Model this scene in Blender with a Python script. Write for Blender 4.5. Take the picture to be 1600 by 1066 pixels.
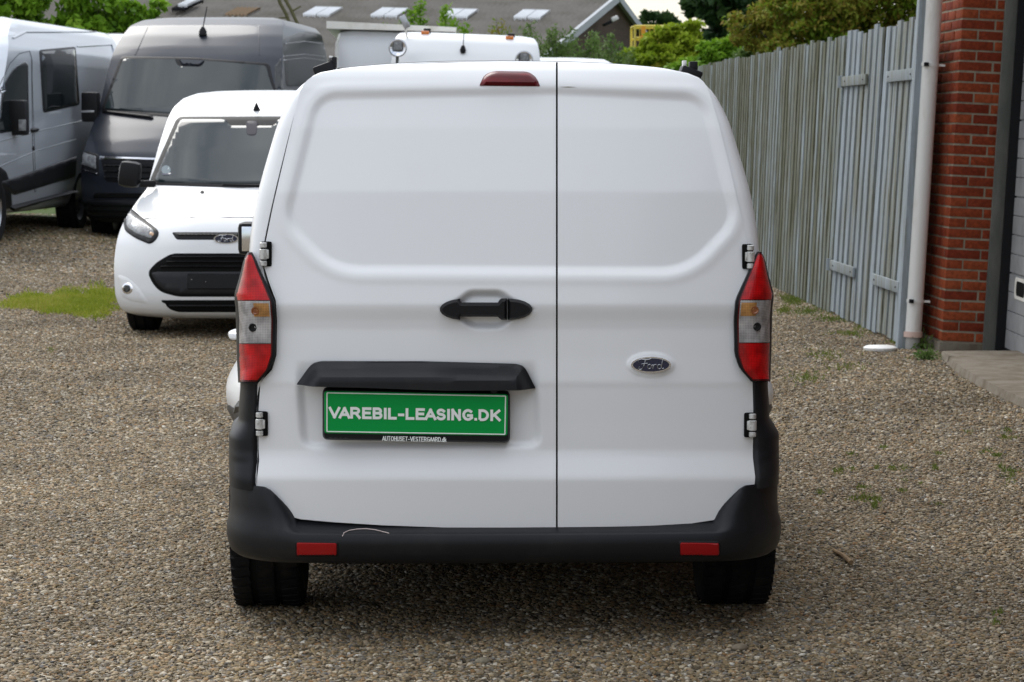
import bpy, bmesh, math, random
import numpy as np
from mathutils import Vector, Matrix
from mathutils.geometry import delaunay_2d_cdt
from mathutils.bvhtree import BVHTree
R = math.radians
random.seed(7); rng = np.random.default_rng(7)
for o in list(bpy.data.objects): bpy.data.objects.remove(o)
scene = bpy.context.scene
COL = scene.collection

# ---------------------------------------------------------------- camera
H, F, HORIZON, VPX = 1.58, 4000.0, 200.0, 667.0
PITCH = math.atan((533 - HORIZON) / F)
YAW = math.atan((800 - VPX) / F * math.cos(PITCH))
cd = bpy.data.cameras.new('camera'); cam = bpy.data.objects.new('camera', cd); COL.objects.link(cam)
cam.location = (0, 0, H); cam.rotation_euler = (math.pi / 2 - PITCH, 0, -YAW)
cd.sensor_width = 36; cd.lens = 36 * F / 1600; cd.clip_end = 3000; cd.clip_start = 0.1
cd.dof.use_dof = True; cd.dof.focus_distance = 8.2; cd.dof.aperture_fstop = 13
scene.camera = cam

# ---------------------------------------------------------------- sky, sun, exposure
SUN_AZ, SUN_EL = R(-28), R(46)          # azimuth from +Y towards +X
w = bpy.data.worlds.new('World'); scene.world = w; w.use_nodes = True
nt = w.node_tree; nt.nodes.clear()
def N(t, kind, **kw):
    n = t.nodes.new(kind)
    for k, v in kw.items(): setattr(n, k, v)
    return n
sky = N(nt, 'ShaderNodeTexSky', sky_type='NISHITA', sun_disc=False, sun_elevation=SUN_EL, sun_rotation=SUN_AZ, air_density=1.0, dust_density=2.0)
tc = N(nt, 'ShaderNodeTexCoord'); mp = N(nt, 'ShaderNodeMapping'); mp.inputs['Scale'].default_value = (1, 1, 2.6)
nz = N(nt, 'ShaderNodeTexNoise'); nz.inputs['Scale'].default_value = 2.2; nz.inputs['Detail'].default_value = 9; nz.inputs['Roughness'].default_value = .58
rp = N(nt, 'ShaderNodeValToRGB'); rp.color_ramp.elements[0].position = .30; rp.color_ramp.elements[1].position = .56
nz2 = N(nt, 'ShaderNodeTexNoise'); nz2.inputs['Scale'].default_value = 3.1; nz2.inputs['Detail'].default_value = 6
rp2 = N(nt, 'ShaderNodeValToRGB')
rp2.color_ramp.elements[0].position = .3; rp2.color_ramp.elements[0].color = (4.6, 4.9, 5.4, 1)
rp2.color_ramp.elements[1].position = .7; rp2.color_ramp.elements[1].color = (9.2, 9.4, 9.7, 1)
mx = N(nt, 'ShaderNodeMix', data_type='RGBA'); bg = N(nt, 'ShaderNodeBackground'); out = N(nt, 'ShaderNodeOutputWorld')
bg.inputs['Strength'].default_value = 0.15
L = nt.links.new
L(tc.outputs['Generated'], mp.inputs['Vector']); L(mp.outputs[0], nz.inputs['Vector']); L(mp.outputs[0], nz2.inputs['Vector'])
L(nz.outputs['Fac'], rp.inputs[0]); L(nz2.outputs['Fac'], rp2.inputs[0])
L(rp.outputs[0], mx.inputs['Factor']); L(sky.outputs[0], mx.inputs['A'])
# overcast cloud layer: about three times brighter overhead than at the horizon
sz = N(nt, 'ShaderNodeSeparateXYZ'); L(tc.outputs['Generated'], sz.inputs[0]); zr_ = N(nt, 'ShaderNodeMapRange'); zr_.inputs['To Min'].default_value = .48; zr_.inputs['To Max'].default_value = 1.4; L(sz.outputs['Z'], zr_.inputs[0])
cm = N(nt, 'ShaderNodeMix', data_type='RGBA', blend_type='MULTIPLY'); cm.inputs['Factor'].default_value = 1; L(rp2.outputs[0], cm.inputs['A']); L(zr_.outputs[0], cm.inputs['B']); L(cm.outputs['Result'], mx.inputs['B'])
L(mx.outputs['Result'], bg.inputs['Color']); L(bg.outputs[0], out.inputs['Surface'])
sd = bpy.data.lights.new('sun', 'SUN'); sun = bpy.data.objects.new('sun', sd); COL.objects.link(sun)
sd.energy = 1.4; sd.angle = R(36); sd.color = (1, .965, .91)
sv = Vector((math.sin(SUN_AZ) * math.cos(SUN_EL), math.cos(SUN_AZ) * math.cos(SUN_EL), math.sin(SUN_EL)))
sun.rotation_euler = sv.to_track_quat('Z', 'Y').to_euler()
vs = scene.view_settings; vs.view_transform = 'Standard'; vs.look = 'None'; vs.exposure = 0.53; vs.gamma = 1; vs.use_curve_mapping = False
scene.cycles.max_bounces = 6; scene.cycles.use_denoising = True

# ---------------------------------------------------------------- pixel rays and frames (photo pixels, 1600 x 1066)
FW = Vector((math.sin(YAW) * math.cos(PITCH), math.cos(YAW) * math.cos(PITCH), -math.sin(PITCH)))
RT = Vector((math.cos(YAW), -math.sin(YAW), 0)); UP = RT.cross(FW)
CAM = Vector((0, 0, H))
def ray(px, py): return FW + RT * ((px - 800) / F) + UP * ((533 - py) / F)
def at(px, py, Y):
    d = ray(px, py); return CAM + d * (Y / d.y)
def ground(px, py, z=0.0):
    d = ray(px, py); return CAM + d * ((z - H) / d.z)
class Frame:
    def __init__(s, loc, yaw):
        s.m = Matrix.Translation(loc) @ Matrix.Rotation(yaw, 4, 'Z'); s.i = s.m.inverted(); s.o = s.i @ CAM; s.r = s.i.to_3x3()
    def pix(s, px, py, y):                      # local point on plane y
        d = s.r @ ray(px, py); return s.o + d * ((y - s.o.y) / d.y)
    def dir(s, px, py): return s.r @ ray(px, py)
    def proj(s, P):                             # local (n,3) -> pixels (n,2)
        P = np.asarray(P, float); M = np.array(s.m); Wp = P @ M[:3, :3].T + M[:3, 3] - np.array(CAM)
        d = Wp @ np.array(FW); return np.stack([800 + F * (Wp @ np.array(RT)) / d, 533 - F * (Wp @ np.array(UP)) / d], 1)

# ---------------------------------------------------------------- object helpers
def prop(o, label=None, cat=None, group=None, kind=None):
    if label: o['label'] = label
    if cat: o['category'] = cat
    if group: o['group'] = group
    if kind: o['kind'] = kind
    return o
def empty(name, loc=(0, 0, 0), rz=0, label=None, cat=None, group=None):
    o = bpy.data.objects.new(name, None); COL.objects.link(o); o.location = loc; o.rotation_euler = (0, 0, rz); o.empty_display_size = .2
    return prop(o, label, cat, group)
def mesh(name, V, Fc, mat=None, parent=None, smooth=None):
    me = bpy.data.meshes.new(name); me.from_pydata([tuple(v) for v in V], [], [tuple(f) for f in Fc]); 
    if mat: me.materials.append(mat)
    if smooth is not None:
        me.shade_smooth(); me.set_sharp_from_angle(angle=R(smooth))
    o = bpy.data.objects.new(name, me); COL.objects.link(o)
    if parent: o.parent = parent
    return o
def inst(name, me, parent=None, loc=(0, 0, 0), rot=(0, 0, 0), sc=(1, 1, 1)):
    o = bpy.data.objects.new(name, me); COL.objects.link(o); o.parent = parent; o.location = loc; o.rotation_euler = rot; o.scale = sc
    return o
def fixn(o):
    bm = bmesh.new(); bm.from_mesh(o.data); bmesh.ops.recalc_face_normals(bm, faces=bm.faces); bm.to_mesh(o.data); bm.free(); return o
class MB:
    """collects simple shapes into one mesh"""
    def __init__(s): s.V = []; s.F = []
    def add(s, V, Fc):
        b = len(s.V); s.V += [tuple(v) for v in V]; s.F += [tuple(i + b for i in f) for f in Fc]; return s
    def box(s, a, b, M=None):
        x0, y0, z0 = a; x1, y1, z1 = b
        V = [Vector(p) for p in ((x0,y0,z0),(x1,y0,z0),(x1,y1,z0),(x0,y1,z0),(x0,y0,z1),(x1,y0,z1),(x1,y1,z1),(x0,y1,z1))]
        if M: V = [M @ v for v in V]
        return s.add(V, [(3,2,1,0),(4,5,6,7),(0,1,5,4),(1,2,6,5),(2,3,7,6),(3,0,4,7)])
    def tube(s, pts, r, n=8, caps=True):
        pts = [Vector(p) for p in pts]; rs = r if isinstance(r, (list, tuple)) else [r] * len(pts)
        V = []; Fc = []
        for i, p in enumerate(pts):
            t = (pts[min(i + 1, len(pts) - 1)] - pts[max(i - 1, 0)]).normalized()
            a = Vector((0, 0, 1)) if abs(t.z) < .9 else Vector((1, 0, 0))
            u = t.cross(a).normalized(); v = t.cross(u)
            for k in range(n):
                an = 2 * math.pi * k / n; V.append(p + (u * math.cos(an) + v * math.sin(an)) * rs[i])
        for i in range(len(pts) - 1):
            for k in range(n): Fc.append((i*n+k, i*n+(k+1)%n, (i+1)*n+(k+1)%n, (i+1)*n+k))
        if caps: Fc += [tuple(range(n)), tuple(range(len(V) - 1, len(V) - 1 - n, -1))]
        return s.add(V, Fc)
    def lathe(s, prof, n=32, M=None):           # prof (r, h) about local Z
        V = []; Fc = []; m = len(prof)
        for k in range(n):
            a = 2 * math.pi * k / n
            for r_, h_ in prof:
                p = Vector((r_ * math.cos(a), r_ * math.sin(a), h_)); V.append(M @ p if M else p)
        for k in range(n):
            for j in range(m - 1): Fc.append((k*m+j, ((k+1)%n)*m+j, ((k+1)%n)*m+j+1, k*m+j+1))
        return s.add(V, Fc)
    def build(s, name, mat, parent=None, smooth=35, bevel=0):
        o = mesh(name, s.V, s.F, mat, parent)
        bm = bmesh.new(); bm.from_mesh(o.data)
        if bevel: bmesh.ops.bevel(bm, geom=list(bm.edges), offset=bevel, segments=2, affect='EDGES', profile=.6)
        bmesh.ops.recalc_face_normals(bm, faces=bm.faces); bm.to_mesh(o.data); bm.free()
        if smooth: o.data.shade_smooth(); o.data.set_sharp_from_angle(angle=R(smooth))
        return o
def rounded(poly, r, n=5):
    out_ = []; m = len(poly)
    for i in range(m):
        p = Vector(poly[i][:2]); a = Vector(poly[i-1][:2]) - p; b = Vector(poly[(i+1) % m][:2]) - p
        rr = poly[i][2] if len(poly[i]) > 2 else r
        ra = min(rr, a.length * .48); rb = min(rr, b.length * .48)
        A = p + a.normalized() * ra; B = p + b.normalized() * rb
        for k in range(n + 1):
            t = k / n; q = A * (1-t)**2 + p * 2*t*(1-t) + B * t*t; out_.append((q.x, q.y))
    return out_
def segdist(P, line, closed=True):              # distance of points (n,2) to polyline
    P = np.asarray(P, float); L_ = np.asarray(line, float); D = np.full(len(P), 1e9); m = len(L_)
    for i in range(m if closed else m - 1):
        a = L_[i]; b = L_[(i + 1) % m]; ab = b - a; q = (ab @ ab) or 1e-9
        t = np.clip(((P - a) @ ab) / q, 0, 1); D = np.minimum(D, np.hypot(*(P - a - t[:, None] * ab).T))
    return D
def inside(P, poly):
    P = np.asarray(P, float); c = np.zeros(len(P), bool); m = len(poly)
    for i in range(m):
        x1, y1 = poly[i]; x2, y2 = poly[(i + 1) % m]
        if y1 == y2: continue
        k = ((y1 > P[:, 1]) != (y2 > P[:, 1])) & (P[:, 0] < (x2 - x1) * (P[:, 1] - y1) / (y2 - y1) + x1); c ^= k
    return c
def sdf(P, poly): return segdist(P, poly) * np.where(inside(P, poly), -1, 1)
def sstep(a, b, x):
    t = np.clip((x - a) / (b - a), 0, 1); return t * t * (3 - 2 * t)
def dense(poly, step):
    o_ = []; m = len(poly)
    for i in range(m):
        a = Vector(poly[i]); b = Vector(poly[(i + 1) % m]); k = max(1, int((b - a).length / step))
        o_ += [tuple(a.lerp(b, j / k)) for j in range(k)]
    return o_
def relief(name, parent, mat, poly, place, h=.01, r=4, step=6, skirt=.012, hfun=None, smooth=50, mirror=False):
    """a solid raised piece: outline poly in 2D, place(a,b)->(base point, outward dir) on its carrier"""
    pl = dense(poly, step); P = np.array(pl); lo = P.min(0); hi = P.max(0); nb = len(pl)
    gx, gy = np.meshgrid(np.arange(lo[0] + step * .5, hi[0], step), np.arange(lo[1] + step * .5, hi[1], step)); G = np.stack([gx.ravel(), gy.ravel()], 1)
    if len(G): G = G[inside(G, pl)]
    if len(G): G = G[segdist(G, pl) > step * .45]
    if r < step * 3 and not hfun:               # inner ring for a crisp rounded edge
        c = dense(poly, step); C = np.array(c); d = np.roll(C, -1, 0) - np.roll(C, 1, 0); nrm = np.stack([-d[:, 1], d[:, 0]], 1); nrm /= np.linalg.norm(nrm, axis=1)[:, None] + 1e-9
        for sgn in (1, -1):
            ring = C + sgn * nrm * r; k = inside(ring, pl); k &= segdist(ring, pl) > r * .9
            if len(G): 
                if k.any(): G = G[segdist(G, pl) > r * 1.25]; G = np.vstack([G, ring[k]])
            elif k.any(): G = ring[k]
    allp = pl + [tuple(g) for g in G]
    vs_, _, fs, ov, _, _ = delaunay_2d_cdt([Vector(p) for p in allp], [(i, (i + 1) % nb) for i in range(nb)], [], 1, 1e-6)
    Q = np.array([tuple(v) for v in vs_]); d = segdist(Q, pl)
    if hfun: hh = hfun(Q, d)
    else:
        t = np.clip(d / max(r, 1e-6), 0, 1); hh = h * np.sqrt(np.clip(1 - (1 - t) ** 2, 0, 1)) * .85 + .15 * h
    V = []; base = []
    for q, k in zip(Q, hh):
        b, n = place(q[0], q[1]); V.append(b + n * float(k)); base.append((b, n))
    Fc = []
    for f in fs:
        a, b, c = (V[i] for i in f[:3]); nn = (b - a).cross(c - a)
        Fc.append(tuple(f) if nn.dot(base[f[0]][1]) > 0 else tuple(reversed(f)))
    nv = len(V); idx = {}
    for ni, oo in enumerate(ov):
        for k in oo:
            if k < nb: idx[k] = ni
    for k in range(nb):
        b, n = base[idx[k]]; V.append(b - n * skirt)
    for k in range(nb): Fc.append((idx[k], idx[(k + 1) % nb], nv + (k + 1) % nb, nv + k))
    o = mesh(name, V, Fc, mat, parent, smooth)
    if mirror:
        V2 = [Vector((-v.x, v.y, v.z)) for v in V]; mesh(name, V2, [tuple(reversed(f)) for f in Fc], mat, parent, smooth)
    return o
def bvh_of(o): return BVHTree.FromPolygons([v.co.copy() for v in o.data.vertices], [tuple(p.vertices) for p in o.data.polygons])
def on_shell(fr, bvh, dflt_y=0.5):              # photo pixel -> point on the body (body-local), out along the normal
    def place(px, py):
        d = fr.dir(px, py).normalized(); hit = bvh.ray_cast(fr.o, d)
        if hit[0] is None: 
            q = fr.pix(px, py, dflt_y); hit = bvh.find_nearest(q); 
        n = hit[1] if hit[1].dot(d) < 0 else -hit[1]
        return hit[0], n
    return place
def on_side(bvh, sx):                           # (y,z) -> point on a body's flank
    def place(y, z):
        hit = bvh.ray_cast(Vector((sx * 5, y, z)), Vector((-sx, 0, 0)))
        if hit[0] is None: hit = bvh.find_nearest(Vector((sx, y, z)))
        return hit[0], Vector((sx, 0, 0))
    return place
def text_poly(s, bold=0.0, shear=0.0):
    c = bpy.data.curves.new('lettering', 'FONT'); c.body = s; c.offset = bold; c.shear = shear; c.resolution_u = 4
    o = bpy.data.objects.new('lettering', c); COL.objects.link(o); bpy.context.view_layer.update()
    me = bpy.data.meshes.new_from_object(o.evaluated_get(bpy.context.evaluated_depsgraph_get()))
    bpy.data.objects.remove(o); V = np.array([v.co[:2] for v in me.vertices]); Fc = [tuple(p.vertices) for p in me.polygons]; bpy.data.meshes.remove(me)
    V = (V - V.min(0)); ext = V.max(0); return V / ext, Fc, ext[0] / ext[1]

# ---------------------------------------------------------------- materials
def mat(name, col, rough=.5, metal=0, coat=0, spec=.5, bump=None, var=None, trans=0, ior=1.45, coat_rough=.04):
    m = bpy.data.materials.new(name); m.use_nodes = True; t = m.node_tree; p = t.nodes['Principled BSDF']
    p.inputs['Base Color'].default_value = (*col, 1); p.inputs['Roughness'].default_value = rough; p.inputs['Metallic'].default_value = metal
    p.inputs['Coat Weight'].default_value = coat; p.inputs['Coat Roughness'].default_value = coat_rough
    p.inputs['Specular IOR Level'].default_value = min(spec, .12) if rough >= .6 else spec; p.inputs['Transmission Weight'].default_value = trans; p.inputs['IOR'].default_value = ior
    tcn = t.nodes.new('ShaderNodeTexCoord')
    if var:                                     # (scale, other colour, lo, hi, stretch)
        mpn = t.nodes.new('ShaderNodeMapping'); mpn.inputs['Scale'].default_value = var[4] if len(var) > 4 else (1, 1, 1)
        nn = t.nodes.new('ShaderNodeTexNoise'); nn.inputs['Scale'].default_value = var[0]; nn.inputs['Detail'].default_value = 7; nn.inputs['Roughness'].default_value = .62
        rr = t.nodes.new('ShaderNodeMapRange'); rr.inputs['From Min'].default_value = var[2]; rr.inputs['From Max'].default_value = var[3]
        mm = t.nodes.new('ShaderNodeMix'); mm.data_type = 'RGBA'; mm.inputs['A'].default_value = (*col, 1); mm.inputs['B'].default_value = (*var[1], 1)
        t.links.new(tcn.outputs['Object'], mpn.inputs[0]); t.links.new(mpn.outputs[0], nn.inputs['Vector']); t.links.new(nn.outputs['Fac'], rr.inputs['Value'])
        t.links.new(rr.outputs[0], mm.inputs['Factor']); t.links.new(mm.outputs['Result'], p.inputs['Base Color'])
    if bump:                                    # (scale, strength, distance)
        nb_ = t.nodes.new('ShaderNodeTexNoise'); nb_.inputs['Scale'].default_value = bump[0]; nb_.inputs['Detail'].default_value = 4
        bb = t.nodes.new('ShaderNodeBump'); bb.inputs['Strength'].default_value = bump[1]; bb.inputs['Distance'].default_value = bump[2]
        t.links.new(tcn.outputs['Object'], nb_.inputs['Vector']); t.links.new(nb_.outputs['Fac'], bb.inputs['Height']); t.links.new(bb.outputs[0], p.inputs['Normal'])
    return m
def nodes_of(m): return m.node_tree, m.node_tree.nodes['Principled BSDF']
M = {}
M['white'] = mat('white_paint', (.80, .81, .82), .32, 0, .45, .35, var=(2.2, (.775, .78, .775), .5, .8, (1, 1, .5)), coat_rough=.12)
M['white2'] = mat('white_paint_other', (.66, .67, .675), .3, 0, .6, .4, coat_rough=.08)
M['cream'] = mat('offwhite_panel', (.72, .70, .64), .5, var=(6, (.5, .46, .38), .5, .8))
M['silver'] = mat('silver_white_paint', (.47, .505, .55), .3, .25, .9, .5)
M['grey'] = mat('dark_grey_metallic', (.021, .025, .035), .38, .2, .25, .3, coat_rough=.08)
M['plastic'] = mat('dark_plastic', (.0085, .0092, .0112), .42, spec=.34, bump=(700, .2, .0006), var=(4, (.022, .0215, .021), .50, .78))
M['black'] = mat('black_trim', (.009, .009, .010), .45, spec=.22)
M['gap'] = mat('dark_gap', (.006, .006, .006), .9)  # near-black colour standing in for shade inside gaps and recesses
M['rubber'] = mat('tyre_rubber', (.011, .011, .012), .75, var=(14, (.024, .022, .02), .5, .75), bump=(160, .3, .002))
M['rim'] = mat('wheel_metal', (.42, .43, .45), .3, .9)
M['steel'] = mat('hinge_metal', (.62, .62, .60), .4, .3, var=(70, (.3, .29, .27), .5, .72))
M['chrome'] = mat('chrome', (.8, .8, .82), .12, 1)
M['navy'] = mat('badge_blue', (.006, .012, .045), .2, 0, 1)
M['green'] = mat('plate_green', (.0, .30, .055), .5, spec=.2)
M['platewhite'] = mat('plate_white', (.84, .87, .84), .5)
M['scratch'] = mat('scratch_pale', (.6, .5, .48), .6)
M['amber'] = mat('amber_lens', (.75, .22, .02), .15, 0, 1)
M['orange'] = mat('orange_lens', (.62, .17, .02), .2, 0, 1)
M['reflector'] = mat('red_reflector', (.30, .004, .006), .3, 0, .2, .3)
M['brake'] = mat('dark_red_lens', (.085, .003, .006), .25, 0, .1, .25, var=(30, (.15, .004, .008), .45, .6, (.2, 1, 3)))
def glassy(name, tint, refl=.05):
    m = bpy.data.materials.new(name); m.use_nodes = True; t, p = nodes_of(m)
    p.inputs['Base Color'].default_value = (*tint, 1); p.inputs['Roughness'].default_value = refl
    p.inputs['Specular IOR Level'].default_value = .5
    return m
M['darkglass'] = glassy('dark_window_glass', (.008, .011, .012), .05)
M['screen'] = glassy('windscreen_glass', (.016, .025, .027), .05)
def lens(name, col, grid=True, tint2=None):
    m = mat(name, col, .2, 0, .25, .3, coat_rough=.02); t, p = nodes_of(m)
    tcn = t.nodes.new('ShaderNodeTexCoord'); sx = t.nodes.new('ShaderNodeSeparateXYZ'); t.links.new(tcn.outputs['Object'], sx.inputs[0])
    acc = None
    for ax in ('X', 'Z'):
        a = t.nodes.new('ShaderNodeMath'); a.operation = 'MULTIPLY'; a.inputs[1].default_value = 1250 if ax == 'X' else 1250
        s = t.nodes.new('ShaderNodeMath'); s.operation = 'SINE'; t.links.new(sx.outputs[ax], a.inputs[0]); t.links.new(a.outputs[0], s.inputs[0])
        if acc is None: acc = s
        else:
            q = t.nodes.new('ShaderNodeMath'); q.operation = 'MAXIMUM'; t.links.new(acc.outputs[0], q.inputs[0]); t.links.new(s.outputs[0], q.inputs[1]); acc = q
    rr = t.nodes.new('ShaderNodeMapRange'); rr.inputs['From Min'].default_value = -.2; rr.inputs['From Max'].default_value = 1
    mm = t.nodes.new('ShaderNodeMix'); mm.data_type = 'RGBA'; mm.inputs['A'].default_value = (*[c * .6 for c in col], 1); mm.inputs['B'].default_value = (*col, 1)
    nn = t.nodes.new('ShaderNodeTexNoise'); nn.inputs['Scale'].default_value = 22; t.links.new(tcn.outputs['Object'], nn.inputs['Vector'])
    m2 = t.nodes.new('ShaderNodeMix'); m2.data_type = 'RGBA'; m2.blend_type = 'MULTIPLY'; m2.inputs['Factor'].default_value = .6
    r2 = t.nodes.new('ShaderNodeMapRange'); r2.inputs['From Min'].default_value = .35; r2.inputs['From Max'].default_value = .65; r2.inputs['To Min'].default_value = .25; r2.inputs['To Max'].default_value = 1.15
    t.links.new(nn.outputs['Fac'], r2.inputs[0])
    t.links.new(acc.outputs[0], rr.inputs[0]); t.links.new(rr.outputs[0], mm.inputs['Factor']); t.links.new(mm.outputs['Result'], m2.inputs['A']); t.links.new(r2.outputs[0], m2.inputs['B'])
    t.links.new(m2.outputs['Result'], p.inputs['Base Color'])
    bb = t.nodes.new('ShaderNodeBump'); bb.inputs['Strength'].default_value = .2; bb.inputs['Distance'].default_value = .001
    t.links.new(acc.outputs[0], bb.inputs['Height']); t.links.new(bb.outputs[0], p.inputs['Normal'])
    return m
M['redlens'] = lens('red_lens', (.62, .004, .006)); M['clearlens'] = lens('clear_lens', (.52, .50, .49)); M['amberlens'] = lens('amber_ribbed_lens', (.62, .31, .10))
M['headlamp'] = lens('headlamp_glass', (.30, .31, .32))
M['darkred'] = mat('lamp_rim_red', (.10, .004, .006), .25, 0, .2, .3)
# ================================================================ THE SETTING
def gz(x, y):
    return .30 * sstep(19, 31, np.asarray(y, float)) * np.clip(-np.asarray(x, float) / 3.2, 0, 1.5)
def gravel_material():
    m = bpy.data.materials.new('gravel_ground'); m.use_nodes = True; t, p = nodes_of(m); L = t.links.new
    geo = t.nodes.new('ShaderNodeNewGeometry')
    v = t.nodes.new('ShaderNodeTexVoronoi'); v.inputs['Scale'].default_value = 62; v.inputs['Randomness'].default_value = 1
    L(geo.outputs['Position'], v.inputs['Vector'])
    sp = t.nodes.new('ShaderNodeSeparateColor'); L(v.outputs['Color'], sp.inputs[0])
    ramp = t.nodes.new('ShaderNodeValToRGB'); e = ramp.color_ramp.elements
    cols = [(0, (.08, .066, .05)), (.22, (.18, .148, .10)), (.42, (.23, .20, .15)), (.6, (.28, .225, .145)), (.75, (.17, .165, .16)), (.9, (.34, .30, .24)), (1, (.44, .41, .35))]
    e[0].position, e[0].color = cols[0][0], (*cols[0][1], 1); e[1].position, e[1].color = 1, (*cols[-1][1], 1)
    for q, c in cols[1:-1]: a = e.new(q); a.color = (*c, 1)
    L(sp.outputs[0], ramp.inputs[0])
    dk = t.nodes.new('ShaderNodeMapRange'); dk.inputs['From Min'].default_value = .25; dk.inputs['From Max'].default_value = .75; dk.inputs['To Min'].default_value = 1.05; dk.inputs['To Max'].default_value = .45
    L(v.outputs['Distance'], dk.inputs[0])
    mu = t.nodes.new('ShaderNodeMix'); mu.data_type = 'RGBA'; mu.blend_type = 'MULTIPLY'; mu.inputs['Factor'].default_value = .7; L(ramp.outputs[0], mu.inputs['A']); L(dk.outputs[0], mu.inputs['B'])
    # patches of finer, browner grit
    n1 = t.nodes.new('ShaderNodeTexNoise'); n1.inputs['Scale'].default_value = .55; n1.inputs['Detail'].default_value = 6; L(geo.outputs['Position'], n1.inputs['Vector'])
    r1 = t.nodes.new('ShaderNodeMapRange'); r1.inputs['From Min'].default_value = .48; r1.inputs['From Max'].default_value = .68; r1.inputs['To Max'].default_value = .5; L(n1.outputs['Fac'], r1.inputs[0])
    m2 = t.nodes.new('ShaderNodeMix'); m2.data_type = 'RGBA'; L(r1.outputs[0], m2.inputs['Factor']); L(mu.outputs['Result'], m2.inputs['A']); m2.inputs['B'].default_value = (.17, .14, .095, 1)
    # grass growing through, far off
    sx = t.nodes.new('ShaderNodeSeparateXYZ'); L(geo.outputs['Position'], sx.inputs[0])
    fy = t.nodes.new('ShaderNodeMapRange'); fy.inputs['From Min'].default_value = 26.5; fy.inputs['From Max'].default_value = 32; L(sx.outputs['Y'], fy.inputs[0])
    n2 = t.nodes.new('ShaderNodeTexNoise'); n2.inputs['Scale'].default_value = 1.3; n2.inputs['Detail'].default_value = 7; L(geo.outputs['Position'], n2.inputs['Vector'])
    ad = t.nodes.new('ShaderNodeMath'); ad.operation = 'ADD'; L(fy.outputs[0], ad.inputs[0]); L(n2.outputs['Fac'], ad.inputs[1])
    r2 = t.nodes.new('ShaderNodeMapRange'); r2.inputs['From Min'].default_value = .78; r2.inputs['From Max'].default_value = 1.05; L(ad.outputs[0], r2.inputs[0])
    m3 = t.nodes.new('ShaderNodeMix'); m3.data_type = 'RGBA'; L(r2.outputs[0], m3.inputs['Factor']); L(m2.outputs['Result'], m3.inputs['A']); m3.inputs['B'].default_value = (.06, .09, .025, 1)
    L(m3.outputs['Result'], p.inputs['Base Color']); p.inputs['Roughness'].default_value = .85; p.inputs['Specular IOR Level'].default_value = .1
    bb = t.nodes.new('ShaderNodeBump'); bb.invert = True; bb.inputs['Strength'].default_value = .9; bb.inputs['Distance'].default_value = .012
    L(v.outputs['Distance'], bb.inputs['Height']); L(bb.outputs[0], p.inputs['Normal'])
    return m
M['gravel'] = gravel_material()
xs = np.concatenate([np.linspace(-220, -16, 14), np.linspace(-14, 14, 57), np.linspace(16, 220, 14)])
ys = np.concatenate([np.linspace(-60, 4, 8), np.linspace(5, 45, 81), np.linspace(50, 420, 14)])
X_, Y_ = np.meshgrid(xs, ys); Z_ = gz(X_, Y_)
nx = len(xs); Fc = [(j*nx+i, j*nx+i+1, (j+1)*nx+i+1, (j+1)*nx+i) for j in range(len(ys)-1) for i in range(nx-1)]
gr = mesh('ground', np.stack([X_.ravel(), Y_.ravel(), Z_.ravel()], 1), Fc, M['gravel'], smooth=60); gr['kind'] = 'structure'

# ---------------------------------------------------------------- brick garage on the right
M['mortar'] = mat('mortar', (.27, .235, .175), .9, bump=(220, .5, .003), var=(12, (.15, .13, .10), .45, .7))
def brick_material():
    m = mat('red_brick', (.27, .062, .028), .8, bump=(120, .5, .003)); t, p = nodes_of(m); L = t.links.new
    oi = t.nodes.new('ShaderNodeObjectInfo'); rp_ = t.nodes.new('ShaderNodeValToRGB'); e = rp_.color_ramp.elements
    e[0].color = (.165, .028, .013, 1); e[1].color = (.285, .066, .026, 1); a = e.new(.5); a.color = (.225, .045, .018, 1)
    L(oi.outputs['Random'], rp_.inputs[0])
    tcn = t.nodes.new('ShaderNodeNewGeometry'); nn = t.nodes.new('ShaderNodeTexNoise'); nn.inputs['Scale'].default_value = 45; nn.inputs['Detail'].default_value = 6; L(tcn.outputs['Position'], nn.inputs['Vector'])
    rr = t.nodes.new('ShaderNodeMapRange'); rr.inputs['From Min'].default_value = .35; rr.inputs['From Max'].default_value = .7; rr.inputs['To Min'].default_value = .72; rr.inputs['To Max'].default_value = 1.2; L(nn.outputs['Fac'], rr.inputs[0])
    mm = t.nodes.new('ShaderNodeMix'); mm.data_type = 'RGBA'; mm.blend_type = 'MULTIPLY'; mm.inputs['Factor'].default_value = 1; L(rp_.outputs[0], mm.inputs['A']); L(rr.outputs[0], mm.inputs['B']); L(mm.outputs['Result'], p.inputs['Base Color'])
    return m
M['brick'] = brick_material()
M['concrete'] = mat('concrete', (.20, .175, .14), .9, bump=(60, .5, .006), var=(7, (.13, .105, .075), .42, .66))
M['frame'] = mat('painted_steel_frame', (.10, .105, .095), .6, var=(9, (.16, .16, .14), .4, .7, (1, 1, .3)))
M['panel'] = mat('grey_door_panel', (.27, .275, .275), .6, var=(5, (.20, .20, .20), .4, .7), bump=(60, .15, .002))
M['pipe'] = mat('white_plastic_pipe', (.72, .71, .68), .42, var=(5, (.55, .52, .46), .52, .75, (2, 2, .4)))
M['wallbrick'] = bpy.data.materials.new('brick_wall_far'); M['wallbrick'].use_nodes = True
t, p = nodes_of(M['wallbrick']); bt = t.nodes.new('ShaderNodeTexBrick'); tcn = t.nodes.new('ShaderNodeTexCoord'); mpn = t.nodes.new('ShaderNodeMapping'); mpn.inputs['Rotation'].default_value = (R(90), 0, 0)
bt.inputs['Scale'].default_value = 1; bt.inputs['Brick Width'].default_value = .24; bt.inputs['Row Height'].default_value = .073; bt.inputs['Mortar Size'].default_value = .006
bt.inputs['Color1'].default_value = (.05, .026, .018, 1); bt.inputs['Color2'].default_value = (.075, .036, .024, 1); bt.inputs['Mortar'].default_value = (.06, .042, .034, 1)
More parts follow.
